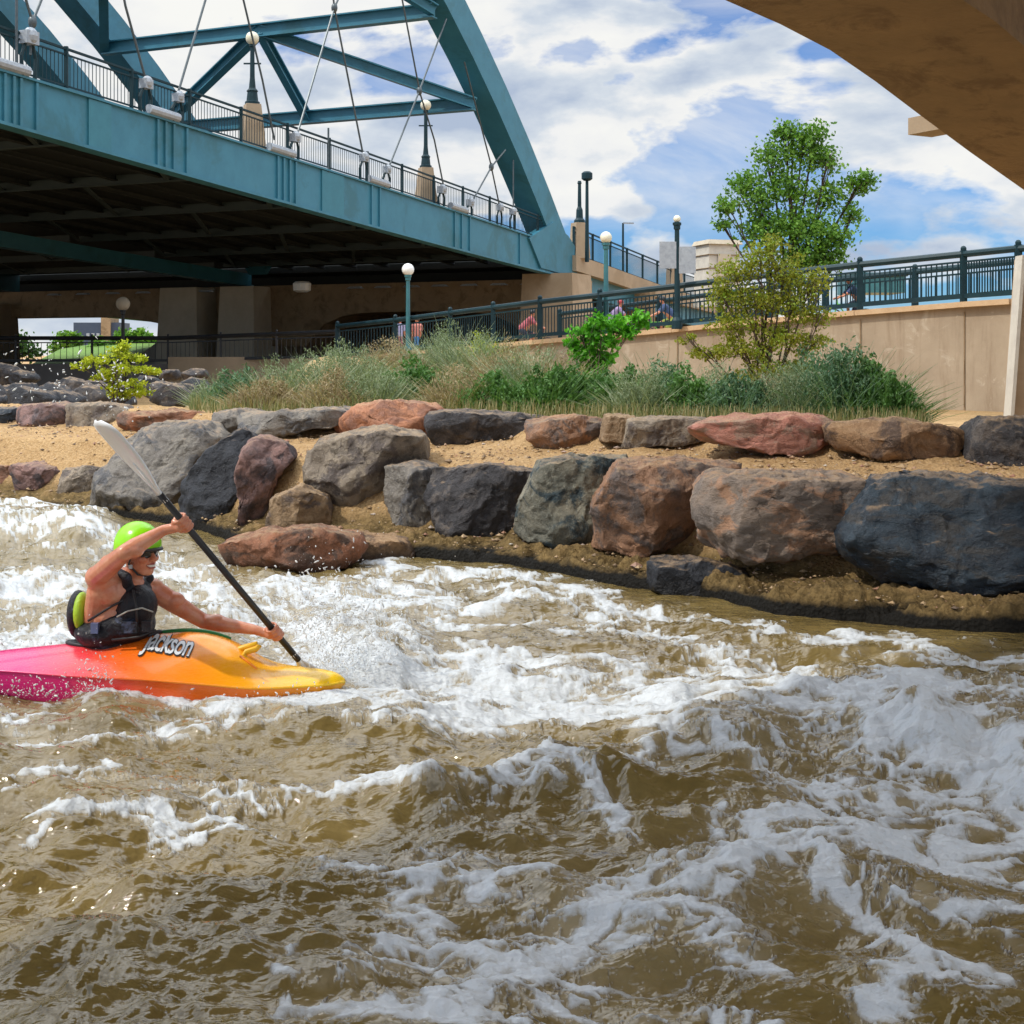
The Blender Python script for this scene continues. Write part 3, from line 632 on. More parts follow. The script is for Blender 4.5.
# near girder: web, flanges, stiffeners
gb = MB(); strip(gb, .05, .30, lambda t: zb(t)+.1, lambda t: zt(t)-.08)
strip(gb, -.08, .5, zb, lambda t: zb(t)+.1); strip(gb, -.06, .5, lambda t: zt(t)-.08, zt)
gir = gb.build('edge_girder', M['teal'], br)
for i, px in enumerate([5, 14, 21, 37, 158, 166, 174, 187, 278, 284, 290, 296, 372, 380, 455, 462, 470, 520, 546]):
    t = tpx(px); MB().add(*(lambda q: (q, [(0, 1, 2, 3), (4, 7, 6, 5), (0, 4, 5, 1), (1, 5, 6, 2), (2, 6, 7, 3), (3, 7, 4, 0)]))(
        [BW(t-.05, .06, zb(t)+.11), BW(t-.05, -.03, zb(t)+.11), BW(t-.05, -.03, zt(t)-.1), BW(t-.05, .06, zt(t)-.1), BW(t+.05, .06, zb(t)+.11), BW(t+.05, -.03, zb(t)+.11), BW(t+.05, -.03, zt(t)-.1), BW(t+.05, .06, zt(t)-.1)])).build('web_stiffener', M['teal'], br)
M['plate'] = pmat('darker_teal_plate', (.028, .155, .21), (.035, .18, .24), 2, .5, .05)
for px, wd in ((100, 1.0), (333, 1.6), (545, 1.4)):
    t = tpx(px); ts_ = [t-wd/2, t+wd/2]; sp_ = MB(); strip(sp_, -.012, .052, lambda t: zb(t)+.12, lambda t: zt(t)-.1, ts_); sp_.build('splice_plate', M['plate'], br)
# deck and underside
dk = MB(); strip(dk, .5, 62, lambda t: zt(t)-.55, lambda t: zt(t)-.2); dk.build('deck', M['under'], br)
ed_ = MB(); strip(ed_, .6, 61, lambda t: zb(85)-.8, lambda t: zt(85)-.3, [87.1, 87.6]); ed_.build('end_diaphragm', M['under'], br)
f2 = MB(); strip(f2, 23.2, 23.5, lambda t: zb(t)+.1, lambda t: zb(t)+.85); strip(f2, 23.0, 23.7, lambda t: zb(t)-.02, lambda t: zb(t)+.1)
f2.build('middle_girder', M['teal'], br)
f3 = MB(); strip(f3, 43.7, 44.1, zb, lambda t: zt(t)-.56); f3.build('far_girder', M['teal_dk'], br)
for t in [49.3-6.8*k for k in (2, 1, 0)]+[56.1, 62.9, 69.7, 76.5, 82]:
    if t < T0: continue
    fb = MB(); fb.beam(BW(t, .5, zb(t)+1.2), BW(t, 23.1, zb(t)+1.2), .03, .4); fb.beam(BW(t, .5, zb(t)+1.0), BW(t, 23, zb(t)+1.0), .22, .05)
    fb.build('floor_beam', M['brace'], br)
    fb = MB(); fb.beam(BW(t, 23.8, zb(t)+1.2), BW(t, 43.6, zb(t)+1.2), .03, .4); fb.beam(BW(t, 23.8, zb(t)+1.0), BW(t, 43.6, zb(t)+1.0), .22, .05)
    fb.build('floor_beam', M['brace'], br)
    for k in range(5):
        if t+6.8 < 84:
            w0 = .6+k*9; w1 = w0+4.5
            if w1 < 43: MB().beam(BW(t, w0, zb(t)+1.06), BW(t+6.8, w1, zb(t+6.8)+1.06), .2, .07).build('wind_brace', M['brace'], br)
# stringers under the slab
for k in range(9):
    sm = MB(); W = 3+k*2.4; strip(sm, W, W+.08, lambda t: zt(t)-.75, lambda t: zt(t)-.56); strip(sm, W-.1, W+.18, lambda t: zt(t)-.79, lambda t: zt(t)-.75)
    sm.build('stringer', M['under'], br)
# arches
def arch(W, t_end, t_start, wd=1.45, dp=1.5, dz=0):
    ts = np.linspace(t_start, t_end, 22); pts = [BW(t, W+wd/2, max(za(t)+dz, zt(t_end)-.5)) for t in ts]
    lit = MB(); n = len(pts); ring = []
    for i, p in enumerate(pts):
        d = (pts[min(i+1, n-1)]-pts[max(i-1, 0)]).normalized(); s = Vector((-.91, .415, 0)); u = s.cross(d).normalized()
        if u.z < 0: u = -u
        k = dp*(1+.25*(i/n)); o = len(lit.v)
        for a, c in ((-1, -1), (1, -1), (1, 1), (-1, 1)): lit.v.append(tuple(p+s*(a*wd/2)+u*(c*k/2-.22)))
        if i: 
            for j in range(4): lit.f.append((o-4+j, o-4+(j+1) % 4, o+(j+1) % 4, o+j))
    lit.f += [(0, 1, 2, 3), tuple(len(lit.v)-4+j for j in (3, 2, 1, 0))]
    lit.build('arch_rib', M['teal'], br)
arch(-.05, 84.5, 26); arch(21, 84.5, 26); arch(26.5, 84.5, 26)
# gusset where the near rib meets the girder
q = [(552, 222), (567, 236), (576, 250), (576, 278), (540, 268), (528, 238)]
MB().prism([BW(tpx(a), -.09, zpx(a, c)) for a, c in q], Vector((-.91, .415, 0))*.5).build('end_gusset', M['teal'], br)
def at_near(px, py): t = tpx(px); return t, zpx(px, py)
tA, zA = at_near(481, 103); tB, zB = at_near(441, 10)
def strut(p, q, h=.72, w=.55, nm='cross_strut'): MB().ibeam(p, q, w, h, .07).build(nm, M['teal'], br)
A0, A1 = BW(tA, .35, zA), BW(tA, 21.2, zA); B0, B1 = BW(tB, .35, zB), BW(tB, 21.2, zB)
strut(A0, A1); strut(B0, B1); MA = (A0+A1)/2; MBm = (B0+B1)/2
strut(MBm, A0, .6, .5, 'diagonal_brace'); strut(MBm, A1, .6, .5, 'diagonal_brace'); strut(MBm, MA, .5, .45, 'diagonal_brace')
tC = tB-11; C0, C1 = BW(tC, .9, za(tC)), BW(tC, 21.2, za(tC)); strut(C0, C1); MC = (C0+C1)/2
strut(MC, B1, .6, .5, 'diagonal_brace'); strut(MC, B0, .6, .5, 'diagonal_brace')
# hangers, one rope each, with anchorages on the girder top
def rope(pts, r=.045):
    w_ = [BW(tpx(a), -.02, zpx(a, c)) for a, c in pts]; MB().tube(w_, r, 6).build('hanger_rope', M['cable'], br)
for pts in ([(214, -30), (205, 0), (177, 95)], [(238, -18), (243, 0), (262, 80), (274, 140)], [(118, -30), (125, 6), (144, 75)], [(22, -12), (32, 22)], [(48, -18), (32, 22)], [(32, 22), (30, 55)], [(16, -8), (16, 62)],
            [(330, -30), (334, 8)], [(334, 8), (363, 156)], [(346, -20), (334, 8)], [(334, 8), (297, 134)], [(400, -10), (419, 90)], [(446, 19), (419, 91)], [(419, 91), (389, 166)], [(419, 91), (434, 140), (444, 190)],
            [(464, 62), (491, 166)], [(505, 150), (491, 167)], [(491, 167), (471, 203)], [(491, 167), (499, 205)], [(513, 160), (513, 214)], [(328, 128), (328, 172)]):
    rope(pts)
for a, c in ((334, 8), (419, 91), (491, 167), (32, 22)):
    MB().sphere(BW(tpx(a), -.02, zpx(a, c)), .14, 10, 6, (1, 1, 1.6)).build('rope_node', M['cable'], br, True)
def anchor(px, py, k=1.0):
    t = tpx(px); base = zt(t); zc = zpx(px, py)
    g_ = MB(); g_.box(BW(t, -.05, zc), (.42*k, .3*k, .34*k), math.atan2(1, .456)); g_.sphere(BW(t, -.1, zc+.05), .2*k, 8, 6, (1, 1, 1.2))
    o = g_.build('anchor_block', M['grey'], br)
    for dt in (-.28, .28): MB().tube([BW(t+dt*.4, -.05, zc-.1), BW(t+dt, -.02, (zc+base)/2), BW(t+dt*.9, -.02, base)], [.05, .06, .07], 6).build('anchor_leg', M['rail_dk'], o)
for px, py, k in ((28, 38, 1.2), (145, 84, 1), (177, 98, .9), (294, 138, 1), (363, 158, 1), (386, 170, .9), (441, 190, 1), (469, 203, 1), (499, 208, .9), (512, 212, .9)): anchor(px, py, k)
for px, w_ in ((8, 1.5), (163, 1.5), (281, 1.6), (378, 1.6), (458, 1.6)):
    t = tpx(px); MB().tube([BW(t-w_/2, -.02, zt(t-w_/2)+.16), BW(t+w_/2, -.02, zt(t+w_/2)+.16)], .17, 10).build('anchor_sleeve', M['grey'], br)
# railing on the edge
rl = MB(); ts = [31+2.93*i for i in range(19)]
for dz, w_, h_ in ((1.33, .09, .07), (1.14, .06, .05), (.12, .06, .05)):
    for a, c in zip(ts[:-1], ts[1:]): rl.beam(BW(a, .12, zt(a)+dz), BW(c, .12, zt(c)+dz), w_, h_)
rail = rl.build('bridge_railing', M['rail_dk'], br)
for t in ts: MB().box(BW(t, .12, zt(t)+.7), (.12, .12, 1.42)).build('railing_post', M['rail_dk'], rail)
for a, c in zip(ts[:-1], ts[1:]):
    pb = MB(); n = 18
    for k in range(1, n): t = a+(c-a)*k/n; pb.beam(BW(t, .12, zt(t)+.14), BW(t, .12, zt(t)+1.13), .022, .022, (1, 0, 0))
    pb.build('baluster_panel', M['rail_dk'], rail)
# lamps standing on concrete plinths of the bridge
def bridge_lamp(px, label, h=4.3, globe=True, W=.8):
    t = tpx(px); b0 = BW(t, W, zt(t)+.003)
    r = thing('street_lamp', b0, label, 'street lamp', 'lamps along the arch bridge')
    MB().box(b0+Vector((0, 0, .95)), (.95, .95, 1.9), .4, (.62, .62)).build('plinth', M['conc'], r)
    MB().lathe(b0+Vector((0, 0, 1.9)), [(.3, 0), (.3, .1), (.24, .14), (.2, .5), (.24, .54), (.14, .66), (.1, 1.1), (.085, h-1.9-.35), (.13, h-1.9-.32), (.13, h-1.9-.26), (.08, h-1.9-.2)], 10).build('post', M['rail_dk'], r)
    if globe: MB().sphere(b0+Vector((0, 0, h+.02)), .27, 14, 10).build('globe', M['globe'], r, True)
    MB().beam(b0+Vector((-.35, 0, h-1)), b0+Vector((.35, 0, h-1)), .05, .06).build('banner_arm', M['rail_dk'], r)
bridge_lamp(269, 'bridge lamp with a cream globe in front of the crossing of teal braces, left one', 4.55)
bridge_lamp(440, 'bridge lamp with a cream globe between the hangers near the foot of the arch', 5.0)
# abutment bent under the end of the span
def conc_poly(name, pts, W, th, mat, par): return MB().prism([BW(t, W, z) for t, z in pts], Vector((-.91, .415, 0))*th).build(name, mat, par)
bent = MB(); zt_b = zb(85)-.02
def face(px, W, t): return BW(t, W, 0)
# the cross beam spans the deck width at t = 85..87
ws = np.linspace(-.6, 60, 46); o = 0
def soff(W):   # soffit curve of the beam between piers
    z0 = EYE+ .65
    for c0, c1 in ((2.5, 18.0), (27.0, 62.0)):
        if c0 < W < c1:
            u = (W-(c0+c1)/2)/((c1-c0)/2); return EYE+2.75-1.6*abs(u)**5
    return EYE+.6
for i, W in enumerate(ws):
    for t in (84.2, 87.0): bent.v += [tuple(BW(t, W, soff(W))), tuple(BW(t, W, zt_b))]
    if i:
        q = 4*i; r_ = q-4
        bent.f += [(r_, q, q+1, r_+1), (r_+2, r_+3, q+3, q+2), (r_, r_+2, q+2, q), (r_+1, q+1, q+3, r_+3)]
bent.f += [(0, 1, 3, 2), (len(bent.v)-4, len(bent.v)-2, len(bent.v)-1, len(bent.v)-3)]
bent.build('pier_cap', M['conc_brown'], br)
for W, wd, nm, mt, zt2 in ((0.2, 3.6, 'pier', 'conc', EYE+4.6), (22.4, 3.0, 'pier', 'conc_pale', EYE+4.3), (27.0, 3.4, 'pier', 'conc_pale', EYE+4.3), (45, 3, 'pier', 'conc', EYE+3.5)):  # paler concrete on the two middle piers stands in for sunlit faces
    c = BW(83.6, W, 0); hgt = zt2+1.0
    MB().box((c.x, c.y, hgt/2-.8), (wd*1.05, wd, hgt), math.atan2(-.415, .91), (.84, .84)).build(nm, M[mt], br)
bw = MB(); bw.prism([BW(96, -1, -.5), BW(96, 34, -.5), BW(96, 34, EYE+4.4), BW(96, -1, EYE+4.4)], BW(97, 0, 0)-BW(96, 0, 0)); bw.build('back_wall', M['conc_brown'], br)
for i in range(13):   # luminaires fixed to the beam
    W = 1.5+i*2.0 if i < 7 else 25+ (i-7)*2.6
    c = BW(82.6, W, EYE+4.25); MB().box(c, (1.1, .35, .12), math.atan2(-.415, .91), (.7, .7)).build('strip_light', M['grey'], br)
# white drum light high on the shaded beam
dl = P(302, 287, 80); MB().lathe(dl, [(.3, -.3), (.5, -.2), (.52, .2), (.4, .3)], 12).build('drum_light', M['globe_w'], br)
# approach span right of the arch
ap = thing('approach_span', BW(86, 0, 5), 'tan concrete approach span with its railing leading right from the arch foot', 'approach bridge')
_zt2 = [(572, 252), (672, 289)]
def zl(t, a=tpx(575), c=tpx(672), za_=None): return np.interp(t, [a, c, 140], [zpx(575, 256), zpx(672, 291), zpx(672, 291)-1.6])
ts2 = np.linspace(85.2, 135, 14)
fz = MB(); strip(fz, -.35, .1, lambda t: zl(t)-.95, zl, ts2); fz.build('parapet_fascia', M['conc'], ap)
fz = MB(); strip(fz, .12, .4, lambda t: zl(t)-2.2, lambda t: zl(t)-.9, ts2); fz.build('fascia_girder', M['teal'], ap)
fz = MB(); strip(fz, .42, 62, lambda t: zl(t)-.6, lambda t: zl(t)-.2, ts2); fz.build('deck', M['under'], ap)  # widened across, out of view, to keep sun off the end diaphragm
rr = MB(); ts3 = list(np.arange(85.6, 134, 2.9))
for dz, h_ in ((1.75, .09), (1.5, .05), (.12, .06)):
    for a, c in zip(ts3[:-1], ts3[1:]): rr.beam(BW(a, 0, zl(a)+dz), BW(c, 0, zl(c)+dz), .08, h_)
rail2 = rr.build('railing', M['rail_dk'], ap)
for t in ts3: MB().box(BW(t, 0, zl(t)+.9), (.16, .16, 1.8)).build('railing_post', M['rail_dk'], rail2)
for a, c in zip(ts3[:-1], ts3[1:]):
    pb = MB()
    for k in range(1, 16): t = a+(c-a)*k/16; pb.beam(BW(t, 0, zl(t)+.14), BW(t, 0, zl(t)+1.5), .03, .03, (1, 0, 0))
    pb.build('baluster_panel', M['rail_dk'], rail2)
aw = MB(); aw.prism([BW(88, 2, -1), BW(135, 2, -1), BW(135, 2, zl(135)-1), BW(88, 2, zl(88)-1)], Vector((-.91, .415, 0))*3); aw.build('shade_wall', M['under'], ap)  # near-black wall colour stands in for shade below the approach span
def plinth_lamp(px, label, top_py, globe):
    t = tpx(px); b0 = BW(t, -.1, zl(t)-.1); h = zpx(px, top_py)-b0.z
    r = thing('street_lamp', b0, label, 'street lamp', 'lamps along the approach span')
    MB().box(b0+Vector((0, 0, 1.1)), (1.0, 1.0, 2.2), .4, (.8, .8)).build('plinth', M['conc'], r)
    MB().lathe(b0+Vector((0, 0, 2.2)), [(.34, 0), (.34, .15), (.22, .3), (.2, .8), (.12, 1.0), (.1, h-2.4), (.14, h-2.35), (.1, h-2.2)], 10).build('post', M['rail_dk'], r)
    if globe: MB().sphere(b0+Vector((0, 0, h)), .3, 12, 8).build('globe', M['globe'], r, True)
plinth_lamp(578, 'dark post without a globe on a tan plinth right of the arch foot', 181, False)
plinth_lamp(673, 'short plinth post on the approach span behind the tall lamp with signs', 262, False)
def pole_light(px, Y, z0py, toppy, label, arm):
    b0 = P(px, z0py, Y); h = (z0py-toppy)/F*Y
    r = thing('light_pole', b0, label, 'light pole')
    MB().tube([b0, b0+Vector((0, 0, h))], [.13, .09], 8).build('pole', M['rail_dk'], r)
    if arm: MB().beam(b0+Vector((0, 0, h)), b0+Vector((1.0, 0, h-.02)), .3, .12).build('lamp_head', M['grey'], r)
    else: MB().lathe(b0+Vector((0, 0, h-.1)), [(.2, 0), (.33, .1), (.33, .45), (.2, .55)], 10).build('lamp_head', M['rail_dk'], r)
pole_light(587, 84, 262, 179, 'tall dark pole with a square lantern head beside the arch foot', False)
pole_light(623, 130, 285, 223, 'far pole with a flat lamp head reaching right above the approach railing', True)
# stone tower beyond the ramp
tw = thing('stone_tower', P(717, 300, 95), 'pale stone block tower standing behind the ramp railing and the tree', 'tower')
c = P(717, 300, 95)
MB().box(c+Vector((0, 0, 1.6)), (2.4, 2.4, 4.2), .3, (.93, .93)).build('shaft', M['stone'], tw)
MB().box(c+Vector((0, 0, 3.85)), (2.6, 2.6, .3), .3, (.9, .9)).build('cap_stone', M['conc_pale'], tw)
for k in range(4): MB().box(c+Vector((0, 0, .3+k*.9)), (2.46, 2.46, .035), .3).build('joint_course', M['conc_brown'], tw)
MB().box(c+Vector((.32, -1.2, 2.3)), (.9, .12, 1.5), .3).build('recess_panel', M['conc_pale'], tw)

# ------------------------------------------------------------ ramp: retaining wall and railing
RX = [(1240, 298, 31.5), (1100, 300, 33.5), (1020, 300.5, 35.0), (965, 304, 36.5), (861, 312, 38.3), (770, 320, 40.2), (678, 329, 42.2), (600, 336, 44.2), (540, 341, 46), (450, 349, 50), (395, 354, 53), (337, 358, 56.5)]
rp = [P(a, c_+2, y) for a, c_, y in RX]
wallm = MB(); wt = thing('retaining_wall', rp[3], 'long tan concrete retaining wall below the dark teal railing', 'wall')
inn = Vector((.45, .9, 0))
for a, c in zip(rp[:-1], rp[1:]):
    n_ = Vector((-(c.y-a.y), c.x-a.x, 0)).normalized(); n_ = n_ if n_.y > 0 else -n_
    wallm.prism([a, c, Vector((c.x, c.y, -.4)), Vector((a.x, a.y, -.4))], n_*.5)
m, nt, b = newmat('stained_wall'); p = pos(nt); ps_ = pos(nt, (1.1, 1.1, .16))
c_ = mix(nt, ramp(nt, noise(nt, p, .7, 6, .65), [(.35, 0.), (.65, 1.)]), (.36, .285, .20), (.29, .225, .155))
c_ = mix(nt, ramp(nt, noise(nt, ps_, 2.2, 6, .7, .3), [(.52, 0.), (.70, .6)]), c_, (.20, .135, .08))
c_ = mix(nt, ramp(nt, noise(nt, p, 1.3, 7, .7, 1.), [(.58, 0.), (.64, .5)]), c_, (.46, .39, .30))
L(nt, c_, b.inputs['Base Color']); b.inputs['Roughness'].default_value = .88; L(nt, bump(nt, noise(nt, p, 6, 6, .65), .3, .03), b.inputs['Normal'])
wb_ = wallm.build('wall_face', m, wt)
cp = MB()
for a, c in zip(rp[:-1], rp[1:]): cp.beam(a+Vector((0, .2, .03)), c+Vector((0, .2, .03)), .62, .14)
cp.build('coping', pmat('coping_concrete', (.52, .36, .21), (.44, .29, .16), 2, .85, .2), wt)
jm = MB()
for i in range(1, 10):
    a = rp[i]; jm.box((a.x-.02, a.y-.012, a.z/2-.2), (.025, .03, a.z+.1))
jm.build('expansion_joints', M['conc_brown'], wt)
rt = thing('ramp_railing', rp[3], 'dark teal metal railing with balusters along the top of the retaining wall', 'railing')
def along(pl, step):
    out = [pl[0]]; 
    for a, c in zip(pl[:-1], pl[1:]):
        n = max(1, round((c-a).length/step)); out += [a+(c-a)*k/n for k in range(1, n+1)]
    return out
def railing(root, pl, h, step, mt, big=.15, mid=None, nb=20, bal=.03):
    ps = along(pl, step); r = MB()
    for a, c in zip(ps[:-1], ps[1:]):
        r.tube([a+Vector((0, 0, h)), c+Vector((0, 0, h))], .09, 8); r.beam(a+Vector((0, 0, .16)), c+Vector((0, 0, .16)), .08, .12)
        if mid: r.beam(a+Vector((0, 0, mid)), c+Vector((0, 0, mid)), .07, .09)
        r.beam(a+Vector((0, 0, h-.2)), c+Vector((0, 0, h-.2)), .05, .05)
    r.build('rails', mt, root)
    for p_ in ps: MB().box(p_+Vector((0, 0, h/2+.03)), (big, big, h+.14)).sphere(p_+Vector((0, 0, h+.14)), big*.55, 8, 5).build('railing_post', mt, root)
    for a, c in zip(ps[:-1], ps[1:]):
        pb = MB()
        for k in range(1, nb): q_ = a+(c-a)*k/nb; pb.beam(q_+Vector((0, 0, .17)), q_+Vector((0, 0, h-.2)), bal, bal, (1, 0, 0))
        pb.build('baluster_panel', mt, root)
railing(rt, [p_+Vector((0, .12, .1)) for p_ in rp], 1.26, 3.0, M['rail_dk'], mid=None)
# second, lower railing on the far side of the ramp
r2 = thing('far_ramp_railing', P(960, 303, 41), 'second lower dark railing along the far edge of the ramp path', 'railing')
railing(r2, [P(1150, 292, 37), P(1030, 296, 39), P(915, 305, 42), P(826, 312, 44.5), P(720, 322, 49), P(560, 338, 58)], 1.0, 3.4, M['rail_dk'], .17, nb=16)
# ramp path surface
pm_ = MB(); off = Vector((2.2, 3.2, 0))
for a, c in zip(rp[:-1], rp[1:]): pm_.add([a+Vector((.1, .3, -.06)), c+Vector((.1, .3, -.06)), c+off, a+off], [(0, 1, 2, 3)])
o = pm_.build('ramp_path', M['conc_pale'], origin=(0, 0, 0)); o['kind'] = 'structure'
# globe lamps
def globe_lamp(px, Y, basepy, toppy, label, r=.2, mt='globe', teal='rail_dk', group='globe lamps along the path', signs=False):
    b0 = P(px, basepy, Y); h = (basepy-toppy)/F*Y-r
    t_ = thing('street_lamp', b0, label, 'street lamp', group)
    MB().lathe(b0, [(.16, 0), (.16, .25), (.11, .35), (.085, .5), (.07, h-.25), (.1, h-.22), (.1, h-.12), (.13, h-.1), (.13, h-.03), (.06, h)], 10).build('post', M[teal], t_)
    MB().sphere(b0+Vector((0, 0, h+r*.75)), r, 16, 10).build('globe', M[mt], t_, True)
    if signs:
        for dx, dz in ((-.28, -1.0), (.3, -1.15)): MB().box(b0+Vector((dx, -.06, h+dz)), (.5, .03, .8)).build('sign_panel', M['grey'], t_)
lampteal = pmat('lamp_teal', (.04, .16, .18), (.03, .12, .14), 3, .4, 0); M['lampteal'] = lampteal
globe_lamp(408, 52, 356, 268, 'slender teal lamp with a white globe under the bridge in the middle', .23, 'globe_w', 'lampteal')
globe_lamp(606, 44.5, 338, 236, 'teal lamp with a cream globe just right of the tan abutment', .19, 'globe', 'lampteal')
globe_lamp(677, 41.8, 329, 218, 'tall dark lamp with a small globe and two pale sign panels, left of the tower', .11, 'globe', 'rail_dk', signs=True)
globe_lamp(123, 60, 362, 302, 'thin black lamp with a dim globe in the far left shade under the bridge', .3, 'conc_pale', 'black')
# far left railing and concrete walls below the bridge
lw = thing('shaded_wall', P(100, 390, 62), 'long low grey concrete wall in the shade beyond the heaped stones', 'wall')
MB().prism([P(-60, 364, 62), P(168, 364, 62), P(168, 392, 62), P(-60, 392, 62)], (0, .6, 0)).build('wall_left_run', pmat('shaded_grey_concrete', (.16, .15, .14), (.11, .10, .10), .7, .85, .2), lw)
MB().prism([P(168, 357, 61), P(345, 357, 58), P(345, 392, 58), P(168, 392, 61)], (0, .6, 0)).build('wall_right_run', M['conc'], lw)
fr = thing('far_railing', P(0, 364, 62), 'thin black railing on the low wall in the far left background', 'railing')
railing(fr, [P(-60, 364, 62.2), P(168, 364, 62.2), P(336, 360, 57)], 1.15, 3.3, M['black'], .09, nb=12, bal=.02)
tg = thing('triangular_wall', P(165, 365, 110), 'pale triangular wing wall sunlit beyond the pier', 'wall')
MB().prism([P(136, 358, 110), P(176, 328, 110), P(180, 368, 110), P(136, 368, 110)], (0, 1, 0)).build('slab', M['stone'], tg)
# ------------------------------------------------------------ concrete bridge overhead on the right
d2 = Vector((.744, .668, 0)); n2_ = Vector((.668, -.744, 0))
ob = thing('concrete_arch_bridge', Vector((6, 17, 0)), 'tan concrete arch bridge passing overhead at the upper right', 'bridge')
_e = [(560, -105, 11.3), (640, -50, 12.4), (725, 0, 14), (780, 24, 14.9), (830, 50, 15.7), (875, 81, 16.5), (920, 115, 17.2), (970, 152, 18), (1024, 190, 19), (1090, 240, 20.3), (1160, 300, 21.5)]
ed = [P(a, c, y) for a, c, y in _e]
# keep the rib in one vertical plane
a0, a1 = ed[2], ed[8]; dd_ = (a1-a0); dd_.z = 0; dd_.normalize(); nn_ = Vector((dd_.y, -dd_.x, 0))
def planeY(px):  # intersection of pixel column with rib plane
    u = (px-512)/F; return (a0.x*dd_.y-a0.y*dd_.x)/(u*dd_.y-dd_.x)
ed = [P(a, c, planeY(a)) for a, c, _ in _e if (a < 1130)]
print('rib dir', dd_, [tuple(round(k, 1) for k in e) for e in ed])
ribm = MB(); rw = 1.9; rh = 1.5
for i, e in enumerate(ed):
    ribm.v += [tuple(e), tuple(e+nn_*rw), tuple(e+nn_*rw+Vector((0, 0, rh))), tuple(e+Vector((0, 0, rh)))]
    if i:
        o_ = 4*i
        for j in range(4): ribm.f.append((o_-4+j, o_-4+(j+1) % 4, o_+(j+1) % 4, o_+j))
ribm.f += [(3, 2, 1, 0), tuple(len(ribm.v)-4+j for j in range(4))]
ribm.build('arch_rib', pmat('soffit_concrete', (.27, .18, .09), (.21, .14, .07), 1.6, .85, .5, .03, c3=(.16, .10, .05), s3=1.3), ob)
lg = P(944, 130, 17.9); MB().box(lg+Vector((0, .3, .12)), (.42, .6, .22), .5).build('ledge_block', M['conc'], ob)
DZ = 8.2
dkc = a0+dd_*2; dkc.z = DZ
for off_, nm, wd_, th_ in ((1.5, 'deck_slab', 12, .7),):
    c0 = a0-dd_*30+nn_*off_; c1 = a0+dd_*9.5+nn_*off_
    pl_ = [Vector((c0.x, c0.y, DZ)), Vector((c1.x, c1.y, DZ)), Vector((c1.x, c1.y, DZ))+nn_*wd_, Vector((c0.x, c0.y, DZ))+nn_*wd_]
    MB().prism(pl_, (0, 0, th_)).build(nm, M['conc'], ob)
for k in range(2): 
    e = ed[-1]+nn_*.2+dd_*(-1.2+k*3); MB().prism([e, e+dd_*.6, e+dd_*.6+nn_*1.5, e+nn_*1.5], (0, 0, DZ-e.z+.02)).build('spandrel_post', M['conc'], ob)
# battered column cut by the right frame edge
cl = thing('bridge_column', P(1030, 430, 21), 'pale battered concrete column cut by the right frame edge', 'column')
MB().prism([P(1011, 432, 21), P(1060, 432, 21), P(1068, 255, 21), P(1024, 255, 21)], (.25, 1.1, 0)).build('shaft', M['conc'], cl)
MB().prism([P(1009.5, 432, 20.9), P(1013, 432, 20.9), P(1026, 255, 20.9), P(1022.5, 255, 20.9)], (0, .3, 0)).build('corner_strip', M['stone'], cl)
# ------------------------------------------------------------ vegetation
LM = {
 'tree': leafmat('cottonwood_leaves', (.045, .11, .02), (.12, .26, .035), (.24, .40, .06)),
 'gold': leafmat('golden_leaves', (.13, .15, .015), (.25, .26, .025), (.18, .29, .03)),
 'bright': leafmat('bright_leaves', (.05, .20, .012), (.10, .36, .02), (.18, .50, .04)),
 'lime': leafmat('lime_leaves', (.30, .36, .02), (.45, .50, .03), (.55, .58, .06)),
 'sage': leafmat('sage_blades', (.12, .16, .08), (.24, .30, .17), (.42, .45, .32), .2),
 'tanb': leafmat('dry_blades', (.20, .15, .08), (.36, .28, .16), (.50, .42, .28), .2),
 'green': leafmat('green_blades', (.04, .11, .025), (.09, .20, .05), (.16, .28, .09), .25),
 'teal': leafmat('blue_green_blades', (.05, .12, .065), (.12, .22, .12), (.22, .30, .19), .25),
 'dkg': leafmat('dark_green_leaves', (.02, .05, .012), (.04, .10, .02), (.07, .15, .035)),
 'lawn': leafmat('lawn_green', (.10, .20, .02), (.16, .32, .03), (.22, .40, .05), .2),
}
def set_rnd(o, vals):
    at = o.data.attributes.new('rnd', 'FLOAT', 'FACE'); at.data.foreach_set('value', vals.astype(np.float32))
def leaves(name, c, size, mat, parent, seed, aspect=.75, rnd=None, droop=0., label=None):
    """leaf quads at centres c"""
    r = np.random.default_rng(seed); n = len(c)
    a = r.normal(size=(n, 3)); a[:, 2] -= droop; a /= np.linalg.norm(a, axis=1)[:, None]
    b_ = np.cross(a, r.normal(size=(n, 3))); b_ /= np.linalg.norm(b_, axis=1)[:, None]
    s = size*r.uniform(.6, 1.3, n)[:, None]
    nrm = np.cross(a, b_)
    p0 = c-a*s*.5; p2 = c+a*s*.5+nrm*s*.08; m_ = c+nrm*s*(-.06)
    v = np.stack([p0, m_+b_*s*aspect*.45, p2, m_-b_*s*aspect*.45], 1).reshape(-1, 3)
    f = np.arange(4*n).reshape(n, 4)
    o = nparr_obj(name, v, f, mat, parent, smooth=False)
    set_rnd(o, rnd if rnd is not None else r.random(n)); return o
